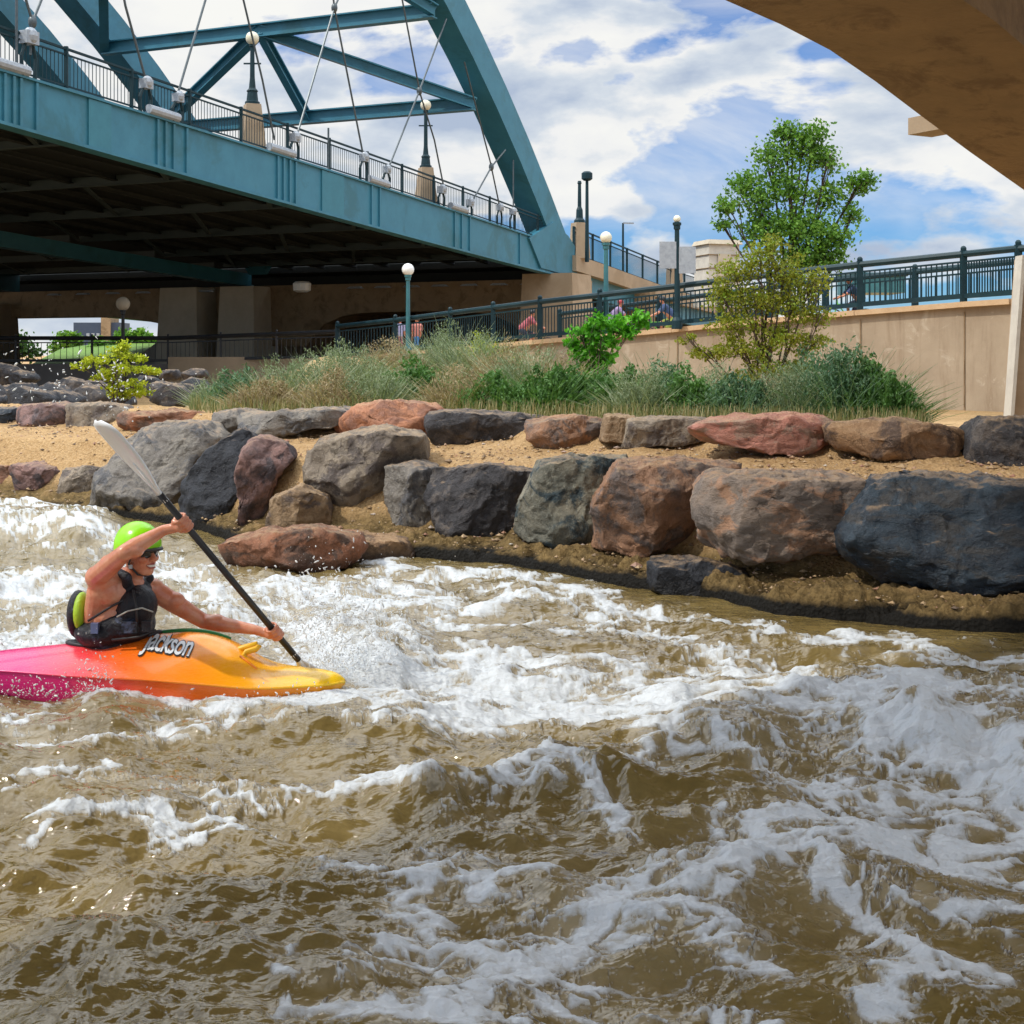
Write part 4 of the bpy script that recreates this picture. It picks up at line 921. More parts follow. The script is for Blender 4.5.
def blades(name, base, length, mat, parent, seed, n, spread, width=.012, lean=.5, curl=.3, up=1.0):
    """curved thin blades fanning from a round foot"""
    r = np.random.default_rng(seed)
    ang = r.uniform(0, 2*np.pi, n); rad = spread*np.sqrt(r.random(n))
    foot = np.array(base)+np.stack([np.cos(ang)*rad*.6, np.sin(ang)*rad*.6, np.zeros(n)], 1)
    az = ang+r.normal(0, .6, n); tilt = np.clip(rad/spread*lean+r.normal(0, .16, n), -.2, 1.3)
    ln = length*r.uniform(.45, 1.08, n)*(1-.25*rad/spread)
    d = np.stack([np.cos(az)*np.sin(tilt), np.sin(az)*np.sin(tilt), np.cos(tilt)*up], 1)
    cur = np.stack([np.cos(az+r.normal(0, .8, n)), np.sin(az), -.3*np.ones(n)], 1)*curl
    side = np.cross(d, r.normal(size=(n, 3))); side /= np.linalg.norm(side, axis=1)[:, None]
    K = 4; V_ = []
    for k in range(K):
        t = k/(K-1); p = foot+d*(ln*t)[:, None]+cur*(ln*t*t)[:, None]; w_ = width*(1-t*.85)
        V_ += [p-side*w_, p+side*w_]
    v = np.stack(V_, 1).reshape(-1, 3); o_ = (np.arange(n)*2*K)[:, None]
    f = np.concatenate([o_+np.array([[2*k, 2*k+1, 2*k+3, 2*k+2]]) for k in range(K-1)])
    o = nparr_obj(name, v, f, mat, parent, smooth=False); rr = r.random(n); set_rnd(o, np.tile(rr, K-1)); return o, foot, d, ln
def gz(px, Y): return float(ground_z(px, Y-Yw(px)))
def tree(label, basepx, Y, topy, crown, leaf, mat, seed, nlev=4, nleaf=5000, stems=1, cl=.3, z0=None, name='tree', cat='tree', group=None, trunk_r=.12, shape=None):
    """crown: list of (px, py, rx_px, ry_px) lobes; limbs grow from the trunk to every lobe"""
    r = np.random.default_rng(seed); b0 = P(basepx, 0, Y); b0.z = gz(basepx, Y) if z0 is None else z0
    root = thing(name, b0, label, cat, group)
    k_ = Y/F; tips = []; tr = MB(); tops = P(basepx, topy, Y).z; H_ = tops-b0.z
    lobes = [(P(a, c, Y), rx*k_, ry*k_) for a, c, rx, ry in crown]
    for s in range(stems):
        lean = Vector(((s-(stems-1)/2)*.10*H_/max(1, stems), r.normal()*.05, 0))
        spine = [b0+Vector((s*.06-.03*stems, r.normal()*.04, -.1))+lean*(i/5*2)+Vector((r.normal()*.02*H_, r.normal()*.02*H_, H_*.9*i/5))*(1 if i else 0) for i in range(6)]
        tr.tube(spine, [trunk_r*(1-.17*i)/math.sqrt(stems) for i in range(6)], 7)
        for (c, rx, rz) in lobes[s::stems]:
            a = spine[min(4, max(1, int((c.z-b0.z)/H_*4.2)-1))]; c2 = c+Vector((0, r.normal()*rx*.5, 0)); mid = (a+c2)/2+Vector((0, 0, -.08*H_*r.random()))
            tr.tube([a, mid, c2], [trunk_r*.42, trunk_r*.26, trunk_r*.12], 6)
            for j in range(7):
                e = c2+Vector((r.normal()*rx*.6, r.normal()*rx*.6, r.normal()*rz*.6)); tr.tube([mid.lerp(c2, r.uniform(.3, 1)), (c2+e)/2+Vector((0, 0, .05)), e], [trunk_r*.12, trunk_r*.08, trunk_r*.03], 5)
    tr.build('trunk', M['bark'], root, True)
    cs = []; rn = []
    tot = sum(rx*rz for _, rx, rz in lobes)
    for (c, rx, rz) in lobes:
        ncl = max(4, int(26*rx*rz/tot*len(lobes)/2)+4); nl = int(nleaf*rx*rz/tot/ncl)+3
        for _ in range(ncl):
            u = r.normal(size=3); u /= np.linalg.norm(u); u *= r.random()**.4
            cc = np.array(c)+u*np.array([rx, rx*.9, rz])*.95; q = r.normal(size=(nl, 3))*np.array([cl, cl, cl*.7])*min(rx, rz)*.9
            cs.append(cc+q); rn.append(np.clip(r.random()*.6+r.random(nl)*.5-.05, 0, 1))
    cs = np.concatenate(cs); rn = np.concatenate(rn)
    leaves('crown', cs, leaf, mat, root, seed, rnd=rn); return root
# tall cottonwood behind the ramp railing
tree('tall leafy green tree rising behind the ramp railing, dark green against the clouds', 797, 47, 128,
     [(802, 146, 17, 19), (772, 158, 14, 15), (826, 162, 13, 13), (744, 184, 15, 11), (728, 208, 16, 8), (758, 200, 16, 15), (792, 186, 18, 16), (829, 193, 14, 12), (856, 186, 13, 9), (852, 215, 12, 9), (800, 225, 28, 18), (765, 230, 22, 16), (830, 238, 20, 14), (722, 224, 9, 6), (862, 182, 9, 10), (785, 132, 12, 9), (815, 136, 12, 11), (805, 255, 26, 14), (830, 262, 16, 12)],
     .145, LM['tree'], 3, nleaf=11500, cl=.6, z0=1.2, trunk_r=.16, name='leafy_tree')
tree('golden green shrubby tree with thin stems in front of the concrete wall', 772, 27, 250,
     [(760, 262, 22, 16), (735, 275, 20, 16), (785, 270, 22, 16), (810, 282, 16, 14), (725, 300, 18, 14), (755, 300, 26, 16), (790, 305, 26, 18), (820, 315, 12, 12), (735, 325, 26, 14), (775, 335, 28, 16), (810, 345, 20, 14), (740, 350, 34, 12), (705, 352, 20, 8), (690, 340, 12, 5), (770, 370, 26, 12), (800, 372, 18, 12), (742, 380, 22, 10), (775, 245, 14, 8)],
     .07, LM['gold'], 5, nleaf=10500, stems=4, cl=.42, trunk_r=.07, name='golden_shrub_tree')
tree('small bright green broad leaved sapling in front of the wall, above the shrubs', 598, 20, 312,
     [(600, 322, 14, 9), (620, 325, 12, 8), (638, 320, 10, 8), (582, 335, 12, 10), (600, 342, 16, 10), (580, 355, 12, 9), (605, 360, 12, 8), (590, 368, 14, 8), (572, 345, 6, 8), (628, 333, 10, 6)],
     .085, LM['bright'], 8, nleaf=1500, stems=2, cl=.5, trunk_r=.03, name='bright_sapling', cat='sapling')
tree('yellow green layered bush on the left behind the raised paddle tip', 122, 19.5, 352,
     [(120, 352, 10, 5), (135, 358, 14, 4), (100, 360, 18, 4), (85, 366, 14, 3), (120, 370, 26, 5), (150, 370, 14, 4), (105, 378, 14, 4), (130, 384, 20, 4), (120, 393, 16, 4), (140, 392, 12, 4), (112, 388, 10, 4), (125, 345, 6, 5)],
     .05, LM['lime'], 9, nleaf=2600, stems=3, cl=.55, trunk_r=.025, name='yellow_bush', cat='bush')
# shrubs on the bank: one thing each
shr = [
 # px, Y, top py, half width px, kind, label
 (215, 21, 384, 20, 'sage', 'low grey sage tuft at the left end of the bank plants'),
 (245, 20, 376, 26, 'teal', 'blue green tuft above the pale grey slab'),
 (280, 19.5, 368, 28, 'sage', 'grey sage tuft between the blue green tuft and the taller plants'),
 (262, 17.5, 386, 30, 'tanb', 'low dry brown tuft behind the flat pale grey slab'),
 (318, 20, 358, 30, 'sage', 'pale grey sage plant below the left end of the ramp railing'),
 (330, 17.3, 380, 30, 'tanb', 'dry brown tuft behind the bright orange boulder, left side'),
 (352, 21, 350, 28, 'sage', 'feathery pale sage plant left of the globe lamp foot'),
 (375, 17.5, 372, 30, 'sage', 'grey green tuft right behind the bright orange boulder'),
 (390, 22, 348, 28, 'tanb', 'straw coloured plant just below the two walkers'),
 (418, 18.5, 366, 28, 'green', 'green tuft behind the gap between orange and charcoal boulders'),
 (430, 23, 340, 30, 'sage', 'tall pale sage plant right of the walkers'),
 (452, 22, 331, 28, 'sage', 'tallest grey green plant near the middle of the bank'),
 (455, 17.4, 376, 28, 'tanb', 'brownish dry tuft behind the charcoal upper boulder'),
 (482, 21.5, 340, 28, 'sage', 'grey green plant right of the tallest one'),
 (492, 17.2, 384, 26, 'green', 'dark green tuft behind the right end of the charcoal boulder'),
 (505, 20.5, 352, 26, 'tanb', 'straw plant with pale heads left of the bright sapling'),
 (530, 19.5, 358, 26, 'sage', 'loose sage plant below the railing bay of the cyclist'),
 (545, 17, 382, 26, 'green', 'green tuft behind the low flat boulder'),
 (560, 19, 368, 22, 'tanb', 'dry tuft at the left foot of the bright sapling'),
 (585, 17.5, 380, 26, 'green', 'deep green tuft at the foot of the bright sapling'),
 (615, 18.2, 374, 26, 'green', 'bushy green tuft right of the bright sapling stem'),
 (640, 16.6, 388, 26, 'sage', 'grey green tuft behind the olive tan boulder'),
 (662, 18.5, 376, 26, 'teal', 'blue green tuft below the middle of the wall'),
 (690, 16.6, 390, 24, 'green', 'green tuft behind the left end of the salmon boulder'),
 (712, 18.5, 384, 26, 'sage', 'sage tuft at the left foot of the golden shrub tree'),
 (738, 16.2, 394, 26, 'teal', 'blue green tuft directly behind the salmon boulder'),
 (765, 17, 392, 24, 'tanb', 'dry tuft under the stems of the golden shrub tree'),
 (790, 16.2, 385, 26, 'sage', 'sage tuft right behind the middle of the salmon boulder'),
 (815, 17.5, 374, 26, 'teal', 'large blue green plant right of the golden shrub tree'),
 (845, 16, 366, 28, 'teal', 'tall blue green plant against the pale part of the wall'),
 (870, 16, 384, 26, 'green', 'dark green plant left of the bare stretch of wall'),
 (893, 15.6, 394, 22, 'green', 'last green tuft at the right end of the bank plants'),
 (480, 24, 345, 20, 'lime', 'small yellow green plant poking up at the railing'),
]
for i, (px, Y, ty, hw, kd, lb) in enumerate(shr):
    ty -= 6
    z0 = gz(px, Y)-.03; b0 = P(px, 0, Y); b0.z = z0; top = P(px, ty, Y).z; h = max(.3, top-z0)*(1+(.05 if 545 < px < 640 else .25)*sstep(455, 540, px))
    root = thing('shrub', b0, lb, 'shrub', 'wild shrubs on the bank'); w_ = hw*Y/F
    blades('stems', b0, h*1.25, LM[kd], root, 50+i, 420, w_*1.3, .008, .95, .25)
    r = np.random.default_rng(900+i); cs = []; rn = []
    for c_i in range(20):
        a = r.uniform(0, 6.28); q = r.random()**.6; hh = h*(1.1-.55*q*q)*r.uniform(.6, 1.12); cx_, cy_ = math.cos(a)*q*w_*1.15, math.sin(a)*q*w_*1.0
        m_ = 210; t = r.random(m_)**.7; rad = (.05+.11*np.sin(np.pi*np.clip(t, 0, 1)**.8))*h*r.uniform(.8, 1.3); e = r.normal(size=(m_, 3))
        cs.append(np.stack([b0.x+cx_*(.5+.6*t)+e[:, 0]*rad, b0.y+cy_*(.5+.6*t)+e[:, 1]*rad, b0.z+hh*t+e[:, 2]*.03], 1)); rn.append(np.clip(.15+r.random()*.45+.4*(r.random(m_)-.3), 0, 1))
    leaves('foliage', np.concatenate(cs), {'green': .062, 'teal': .062, 'lime': .06}.get(kd, .05), LM[kd], root, 70+i, aspect={'green': .6, 'teal': .45}.get(kd, .28), rnd=np.concatenate(rn), droop=-.9)
# grass and weeds along the foot of the shrubs
r = np.random.default_rng(77); V_ = []; Fq = []
n = 9000; px = r.uniform(190, 930, n); s = 3.65+r.random(n)**1.5*5.5; Y = Yw(px)+s; x = (px-512)/F*Y; z = ground_z(px, s)
hh = r.uniform(.06, .26, n)*(1-.4*sstep(7, 9, s)); az = r.uniform(0, 6.28, n); tl = r.normal(0, .35, n)
p0 = np.stack([x, Y, z-.02], 1); tp = p0+np.stack([np.cos(az)*np.sin(tl)*hh, np.sin(az)*np.sin(tl)*hh, hh], 1); sd = np.stack([np.sin(az), -np.cos(az), 0*az], 1)*.008
v = np.stack([p0-sd, p0+sd, tp+sd*.2, tp-sd*.2], 1).reshape(-1, 3)
gmat = leafmat('bank_grass', (.07, .13, .03), (.24, .22, .10), (.38, .32, .18), .2)
o = nparr_obj('bank_grass', v, np.arange(4*n).reshape(n, 4), gmat, smooth=False, origin=(0, 0, 0)); set_rnd(o, r.random(n)); tag(o, 'thin mixed grass and weeds between the shrubs on the bank', 'grass', kind='stuff')
# background seen through the gap under the bridge
for i, (px, Y, cr, lb) in enumerate([(8, 140, [(-20, 340, 16, 14), (0, 338, 16, 13), (18, 345, 14, 12), (30, 352, 10, 8), (8, 352, 20, 10)], 'dark green tree at the far left edge under the bridge'),
    (68, 170, [(66, 338, 8, 6), (75, 342, 8, 6), (60, 346, 10, 6)], 'small rounded tree far away right of the dark green tree'),
    (128, 150, [(125, 336, 10, 6), (138, 334, 9, 6), (118, 344, 12, 6), (100, 344, 10, 6), (146, 342, 8, 7)], 'light green far tree beside the dark blue building')]):
    tree(lb, px, Y, cr[0][1]-8, cr, .5, LM['dkg' if i == 0 else 'tree'], 30+i, nleaf=1500, z0=.4, trunk_r=.25, cl=.5, group='trees far beyond the bridge', name='far_tree')
lawn = MB(); q = [P(28, 366, 118), P(190, 366, 118), P(190, 338, 155), P(120, 340, 155), P(60, 349, 150)]
lm = pmat('grass_bank_green', (.07, .15, .015), (.11, .20, .02), .6, .9, .3); o = lawn.prism(q, (0, 0, -1)).build('grass_bank', lm, origin=(0, 0, 0)); o['kind'] = 'structure'
bd = thing('far_building', P(102, 350, 230), 'dark blue low building with a brown tower part, far away under the bridge', 'building')
MB().box(P(102, 340, 230), (7.5, 6, 5.6)).build('wall', pmat('blue_cladding', (.03, .05, .09), (.04, .06, .10), 1, .5, 0), bd)
MB().box(P(110, 336, 229), (1.5, 5, 6.2)).build('tower_part', M['conc_brown'], bd)
for k in range(4): MB().box(P(88+k*5, 336, 226.8), (.5, .12, .9)).build('window', M['grey'], bd)
fb = thing('green_building', P(872, 300, 120), 'low flat teal green building beyond the ramp railing', 'building')
MB().box(P(871, 284, 120), (4.6, 5, 1.7)).build('wall', M['lampteal'], fb); MB().box(P(871, 276.5, 120), (4.9, 5.3, .25)).build('roof', M['teal_dk'], fb)
# ------------------------------------------------------------ kayak
KY = 7.0
def K(px, py, Y=KY): return P(px, py, Y)
secs = [ # px, top y, seam y, bottom y, half width
 (-72, 664, 666, 670, .03), (-60, 661, 664, 675, .08), (-30, 656, 662, 680, .15), (0, 651, 661, 686, .20), (30, 648, 661, 692, .235), (60, 645, 662, 698, .265), (90, 642, 663, 703, .29), (130, 637, 664, 707, .31),
 (160, 634, 665, 708, .315), (185, 632, 667, 709, .315), (205, 633, 669, 709, .31), (225, 638, 671, 709, .30), (240, 645, 673, 708, .29), (252, 653, 675, 707, .275), (262, 660, 676, 706, .26), (275, 665, 677, 705, .24), (300, 668, 678, 703, .19), (322, 670, 679, 699, .14), (335, 672, 680, 694, .09), (342, 676, 680, 688, .045), (345, 679, 681, 684, .015)]
def xz(px, py): p = K(px, py); return p.x, p.z
kx = [xz(s[0], 0)[0] for s in secs]
def sec(x):
    px = np.interp(x, kx, [s[0] for s in secs]); g_ = lambda j: np.interp(px, [s[0] for s in secs], [s[j] for s in secs])
    z_ = lambda y: EYE+(HZ-y)/F*KY
    return z_(g_(1)), z_(g_(2)), z_(g_(3)), g_(4)
xs = np.concatenate([np.linspace(kx[0], kx[-4], 90), np.linspace(kx[-4], kx[-1], 14)[1:]])
def smooth(a, k=2):
    for _ in range(k): a = np.concatenate([a[:1], (a[:-2]+2*a[1:-1]+a[2:])/4, a[-1:]])
    return a
prm = np.array([sec(x) for x in xs]); prm = np.stack([smooth(prm[:, j], 5) for j in range(4)], 1)
NT = 25
def deckpt(i, t):      # t -1 near edge .. 1 far edge
    zt_, zs, zb_, hw = prm[i]; a = abs(t)
    # flat faceted near side: straight slope then a rounded ridge
    h = (1-a**1.75)
    return (xs[i], KY+hw*t, zs+(zt_-zs)*h)
def hullpt(i, t):
    zt_, zs, zb_, hw = prm[i]; a = abs(t); y = hw*(a*1.12 if a < .84 else .9408+(a-.84)*.37)*(1 if t > 0 else -1); z = zb_+(zs-zb_)*(0 if a < .78 else ((a-.78)/.22)**1.15)+(.012*(a/.78)**2 if a < .78 else .012*(1-(a-.78)/.22))
    return (xs[i], KY+y, z)
def sheet(fn, flip=False):
    v = np.array([[fn(i, t) for t in np.linspace(-1, 1, NT)] for i in range(len(xs))]).reshape(-1, 3); f = gridf(len(xs), NT); return v, (f[:, ::-1] if flip else f)
def kmat(name, stops, gloss=.18):
    m, nt, b = newmat(name); g = N(nt, 'ShaderNodeNewGeometry').outputs['Position']; sx = N(nt, 'ShaderNodeSeparateXYZ'); L(nt, g, sx.inputs[0])
    x0, x1 = kx[0], kx[-1]; nz = noise(nt, pos(nt, (1, 1, 2)), 3.5, 4, .6, .8)
    f = mth(nt, 'ADD', mth(nt, 'DIVIDE', mth(nt, 'SUBTRACT', sx.outputs[0], x0), x1-x0), mth(nt, 'MULTIPLY', mth(nt, 'SUBTRACT', nz, .5), .10))
    f = mth(nt, 'ADD', f, mth(nt, 'MULTIPLY', mth(nt, 'SUBTRACT', sx.outputs[2], .2), .25))
    col = ramp(nt, f, stops); 
    sc_ = noise(nt, pos(nt, (1, 1, 6), (.3, .1, 0)), 30, 5, .75); col = mix(nt, ramp(nt, sc_, [(.62, 0.), (.8, .25)]), col, (.9, .75, .6))
    L(nt, col, b.inputs['Base Color']); L(nt, ramp(nt, sc_, [(.3, gloss), (.8, .4)]), b.inputs['Roughness']); b.inputs['Coat Weight'].default_value = .25
    L(nt, bump(nt, sc_, .08, .004), b.inputs['Normal']); return m
q_ = lambda px: (px+72)/417
mk_deck = kmat('kayak_deck_plastic', [(q_(-72), (.60, .008, .20)), (q_(40), (.72, .012, .17)), (q_(95), (.80, .05, .06)), (q_(140), (.88, .15, .012)), (q_(200), (.92, .27, .006)), (q_(255), (.95, .42, .006)), (q_(300), (.95, .56, .01)), (1, (.95, .62, .012))])
mk_hull = kmat('kayak_hull_plastic', [(q_(-72), (.60, .008, .22)), (q_(75), (.68, .012, .16)), (q_(120), (.80, .045, .03)), (q_(165), (.86, .12, .01)), (q_(240), (.90, .20, .006)), (q_(300), (.92, .32, .006)), (1, (.93, .48, .01))])
kr = thing('kayak', (K(140, 700).x, KY, 0), 'short pink, orange and yellow whitewater kayak with lettering on its side, nosing right', 'kayak')
v, f = sheet(deckpt, True); dk_o = nparr_obj('deck', v, f, mk_deck, kr)
v, f = sheet(hullpt); nparr_obj('hull', v, f, mk_hull, kr)
# seam bead, green far edge of the deck, cockpit rim
MB().tube([(xs[i], KY-prm[i][3]-.001, prm[i][1]) for i in range(len(xs))], .006, 6).build('seam_bead', mk_deck, kr, True)
gm = pmat('green_edge', (.02, .22, .05), (.015, .16, .04), 4, .35, 0)
i0, i1 = [int(np.argmin(np.abs(xs-K(p_, 0).x))) for p_ in (120, 232)]
MB().tube([Vector(deckpt(i, .16))+Vector((0, 0, .004)) for i in range(i0, i1)], [.003+.011*math.sin(math.pi*(i-i0)/(i1-i0))**.5 for i in range(i0, i1)], 8).build('green_trim', gm, kr, True)
CX = K(112, 0).x
rim = [Vector((CX+.235*math.cos(a), KY+.05+.135*math.sin(a), 0)) for a in np.linspace(0, 2*math.pi, 41)]
def dz_at(x, y):
    i = int(np.argmin(np.abs(xs-x))); t = (y-KY)/prm[i][3]; return deckpt(i, max(-1, min(1, t)))[2]
for p_ in rim: p_.z = dz_at(p_.x, p_.y)+.006
MB().tube(rim, .011, 8, False).build('cockpit_rim', M['black'], kr, True)
yl = pmat('yellow_strap', (.85, .48, .01), (.75, .40, .01), 6, .4, .05)
MB().tube([K(247, 660, 6.93), K(243, 655, 6.93), K(246, 652, 6.93), K(256, 649, 6.95), K(259, 646, 6.96), K(257, 644, 6.97), K(246, 647, 6.97), K(237, 650, 6.97), K(231, 653, 6.97)], [.012, .013, .014, .015, .014, .014, .015, .015, .012], 8).build('grab_loop', yl, kr, True)
MB().tube([K(240, 656, 6.8), K(248, 662, 6.79), K(257, 669, 6.79)], [.006, .006, .005], 6).build('grab_cord', mk_hull, kr, True)
# lettering on the deck side
bvh = BVHTree.FromPolygons([Vector(x) for x in sheet(deckpt, True)[0]], [tuple(int(i) for i in q) for q in sheet(deckpt, True)[1]])
def lettering(name, txt, size, mat, off, bold, shift=(0, 0)):
    cu = bpy.data.curves.new('lettering', 'FONT'); cu.body = txt; cu.size = size; cu.shear = .25; cu.offset = bold; cu.space_character = .92; cu.resolution_u = 4; cu.align_x = 'CENTER'
    to = bpy.data.objects.new('lettering', cu); COL.objects.link(to); dg = bpy.context.evaluated_depsgraph_get(); dg.update()
    me = bpy.data.meshes.new_from_object(to.evaluated_get(dg)); bpy.data.objects.remove(to)
    bm = bmesh.new(); bm.from_mesh(me); bmesh.ops.triangulate(bm, faces=bm.faces); 
    for _ in range(2): bmesh.ops.subdivide_edges(bm, edges=[e for e in bm.edges if e.calc_length() > .012], cuts=1)
    c = K(165, 653, 6.8); dn = math.radians(-7)
    for vtx in bm.verts:
        x, y = vtx.co.x+shift[0], vtx.co.y*1.25+shift[1]; X_ = c.x+x*math.cos(dn)-y*math.sin(dn)*.3; Z_ = c.z+y*math.cos(dn)+x*math.sin(dn)
        h = bvh.ray_cast(Vector((X_, 5.5, Z_+.02)), Vector((0, 1, -.02)).normalized())
        if h[0] is None: h = bvh.find_nearest(Vector((X_, KY-.2, Z_)))
        n = h[1] if h[1].y < 0 else -h[1]; vtx.co = h[0]+n*off
    fs = [tuple(v.index for v in f.verts) for f in bm.faces]; bm.verts.ensure_lookup_table(); vs_ = [v.co.copy() for v in bm.verts]; bm.free()
    mb = MB(); mb.add(vs_, fs); return mb.build(name, mat, kr)
lettering('lettering_outline', 'Jackson', .086, M['black'], .005, .0045)
lettering('lettering', 'Jackson', .086, pmat('white_lettering', (.75, .78, .80), (.6, .64, .68), 8, .4, 0), .0085, .0012)

# ------------------------------------------------------------ bodies grown from joined volumes
def fuse(name, parts, voxel, mat, parent=None, smooth_it=4, fac=.5):
    """parts: ('c', a, b, ra, rb) tapered capsules, ('s', c, (rx,ry,rz), rotation) ellipsoids, fused by voxel remesh into one surface"""
    mb = MB()
    for q in parts:
        if q[0] == 'c':
            a, b_, ra, rb = Vector(q[1]), Vector(q[2]), q[3], q[4]; n = 8
            mb.tube([a.lerp(b_, i/n) for i in range(n+1)], [ra+(rb-ra)*i/n for i in range(n+1)], 14)
            mb.sphere(a, ra*.99, 14, 9); mb.sphere(b_, rb*.99, 14, 9)
        else:
            mb.sphere(q[1], 1, 18, 12, q[2], q[3] if len(q) > 3 else None)
    me = bpy.data.meshes.new('b'); me.from_pydata([tuple(x) for x in mb.v], [], mb.f)
    bm = bmesh.new(); bm.from_mesh(me); bmesh.ops.remove_doubles(bm, verts=bm.verts, dist=1e-6); bm.to_mesh(me); bm.free()
    ob_ = bpy.data.objects.new('b', me); COL.objects.link(ob_)
    md = ob_.modifiers.new('r', 'REMESH'); md.mode = 'VOXEL'; md.voxel_size = voxel; md.use_smooth_shade = True
    ms_ = ob_.modifiers.new('s', 'SMOOTH'); ms_.iterations = smooth_it; ms_.factor = fac
    dg = bpy.context.evaluated_depsgraph_get(); dg.update()
    m2 = bpy.data.meshes.new_from_object(ob_.evaluated_get(dg)); bpy.data.objects.remove(ob_)
    co = np.empty(len(m2.vertices)*3); m2.vertices.foreach_get('co', co); co = co.reshape(-1, 3)
    base = np.array(wloc(parent)) if parent is not None else np.array([co[:, 0].mean(), co[:, 1].mean(), co[:, 2].min()])
    m2.vertices.foreach_set('co', (co-base).ravel()); m2.update(); m2.materials.clear(); m2.materials.append(mat)
    m2.polygons.foreach_set('use_smooth', [True]*len(m2.polygons)); m2.name = name
    o = bpy.data.objects.new(name, m2); COL.objects.link(o)
    if parent is not None: o.parent = parent
    else: o.location = base
    return o
def skinmat(name='skin', c=(.50, .225, .13)):
    m, nt, b = newmat(name); p = pos(nt); n = noise(nt, p, 13, 6, .7)
    col = mix(nt, ramp(nt, n, [(.38, 0.), (.62, 1.)]), c, tuple(k*q for k, q in zip(c, (.86, .62, .55))))
    L(nt, col, b.inputs['Base Color']); b.inputs['Subsurface Weight'].default_value = .12; b.inputs['Subsurface Radius'].default_value = (.012, .004, .002); b.inputs['Roughness'].default_value = .27
    L(nt, bump(nt, noise(nt, p, 60, 4, .6), .15, .003), b.inputs['Normal']); return m
SK = skinmat('skin', (.62, .285, .175)); 
# joints
shR = K(97, 577, 6.86); elR = K(124, 553, 6.62); wrR = K(164, 530, 6.70)
shL = K(153, 590, 7.10); elL = K(203, 621, 7.17); wrL = K(256, 630, 7.10)
hR = K(184, 523, 6.70); hL = K(275, 632, 7.08)
pd = (hL-hR).normalized()
neck0 = K(126, 585, 6.98); head = K(139, 553, 6.96)
waist = K(112, 636, 7.02); chest = K(121, 603, 6.99)
person = thing('person', (waist.x, 7.0, waist.z-.2), 'kayaker in a lime green helmet and black life vest reaching forward with a paddle', 'person')
fd = Vector((.84, -.52, .05)).normalized(); sdv = Vector((-fd.y, fd.x, 0)).normalized() ; upv = fd.cross(sdv) if fd.cross(sdv).z > 0 else -fd.cross(sdv)   # face dir; side; up
upv = (upv+fd*.10).normalized(); upv = (upv-fd*upv.dot(fd)).normalized(); sdv = upv.cross(fd).normalized()
HM = Matrix((fd, sdv, upv)).transposed()
def H3(f_, s_, u_): return head+fd*f_+sdv*s_+upv*u_
def hand(parts, c, axis, armdir, side, palm_n, thumb_up, s=1.0):
    """a fist closed on a shaft: axis = along the shaft, palm on side palm_n, fingers wrap round"""
    axis = axis.normalized(); pn_ = (palm_n-axis*palm_n.dot(axis)).normalized(); tn = axis.cross(pn_).normalized()*side
    R_ = .0165+.009    # shaft radius + half finger
    parts.append(('c', c+pn_*.030*s+axis*.026*s-tn*.012, c+pn_*.030*s-axis*.026*s-tn*.012, .020*s, .018*s))
    parts.append(('c', c+pn_*.034*s, c+pn_*.034*s-tn*.018*s, .024*s, .022*s))
    for k, (o_, r_) in enumerate(((.034, .0088), (.0115, .0094), (-.0115, .0090), (-.033, .0078))):
        cc = c+axis*(o_*s); L_ = []
        for a_ in (25, 75, 125, 175, 215+(-12 if k == 3 else 0)):
            a = math.radians(a_); L_.append(cc+(pn_*math.cos(a)+tn*math.sin(a))*(R_+.002))
        for a, b_ in zip(L_[:-1], L_[1:]): parts.append(('c', a, b_, r_*s, r_*.95*s))
    t0 = c+pn_*.030*s+axis*.030*s*thumb_up-tn*.012; t1 = c+axis*.044*s*thumb_up-tn*.026; t2 = c+axis*.036*s*thumb_up-tn*.020-pn_*.018
    parts.append(('c', t0, t1, .0125*s, .0105*s)); parts.append(('c', t1, t2, .0105*s, .0085*s))
    return c+pn_*.040*s-tn*.01
bp = []
# torso
bp += [('s', chest+Vector((-.015, .0, .045)), (.150, .125, .135)), ('s', chest+Vector((-.03, 0, -.06)), (.135, .12, .13)), ('s', waist+Vector((-.01, 0, .02)), (.135, .12, .12)), ('c', waist+Vector((0, 0, -.10)), waist, .13, .125)]
bp += [('c', shR+Vector((.02, .02, -.01)), shL+Vector((-.02, 0, 0)), .062, .060), ('c', shR+Vector((.0, .04, -.08)), waist+Vector((-.09, -.03, .02)), .062, .055), ('s', shR+Vector((.005, .03, -.03)), (.062, .06, .07))]
# trapezius, neck
bp += [('c', neck0+Vector((-.02, .01, -.04)), H3(-.02, 0, -.07), .058, .050), ('c', neck0+Vector((-.02, 0, -.02)), shR, .05, .045), ('c', neck0+Vector((-.02, 0, -.02)), shL, .05, .045)]
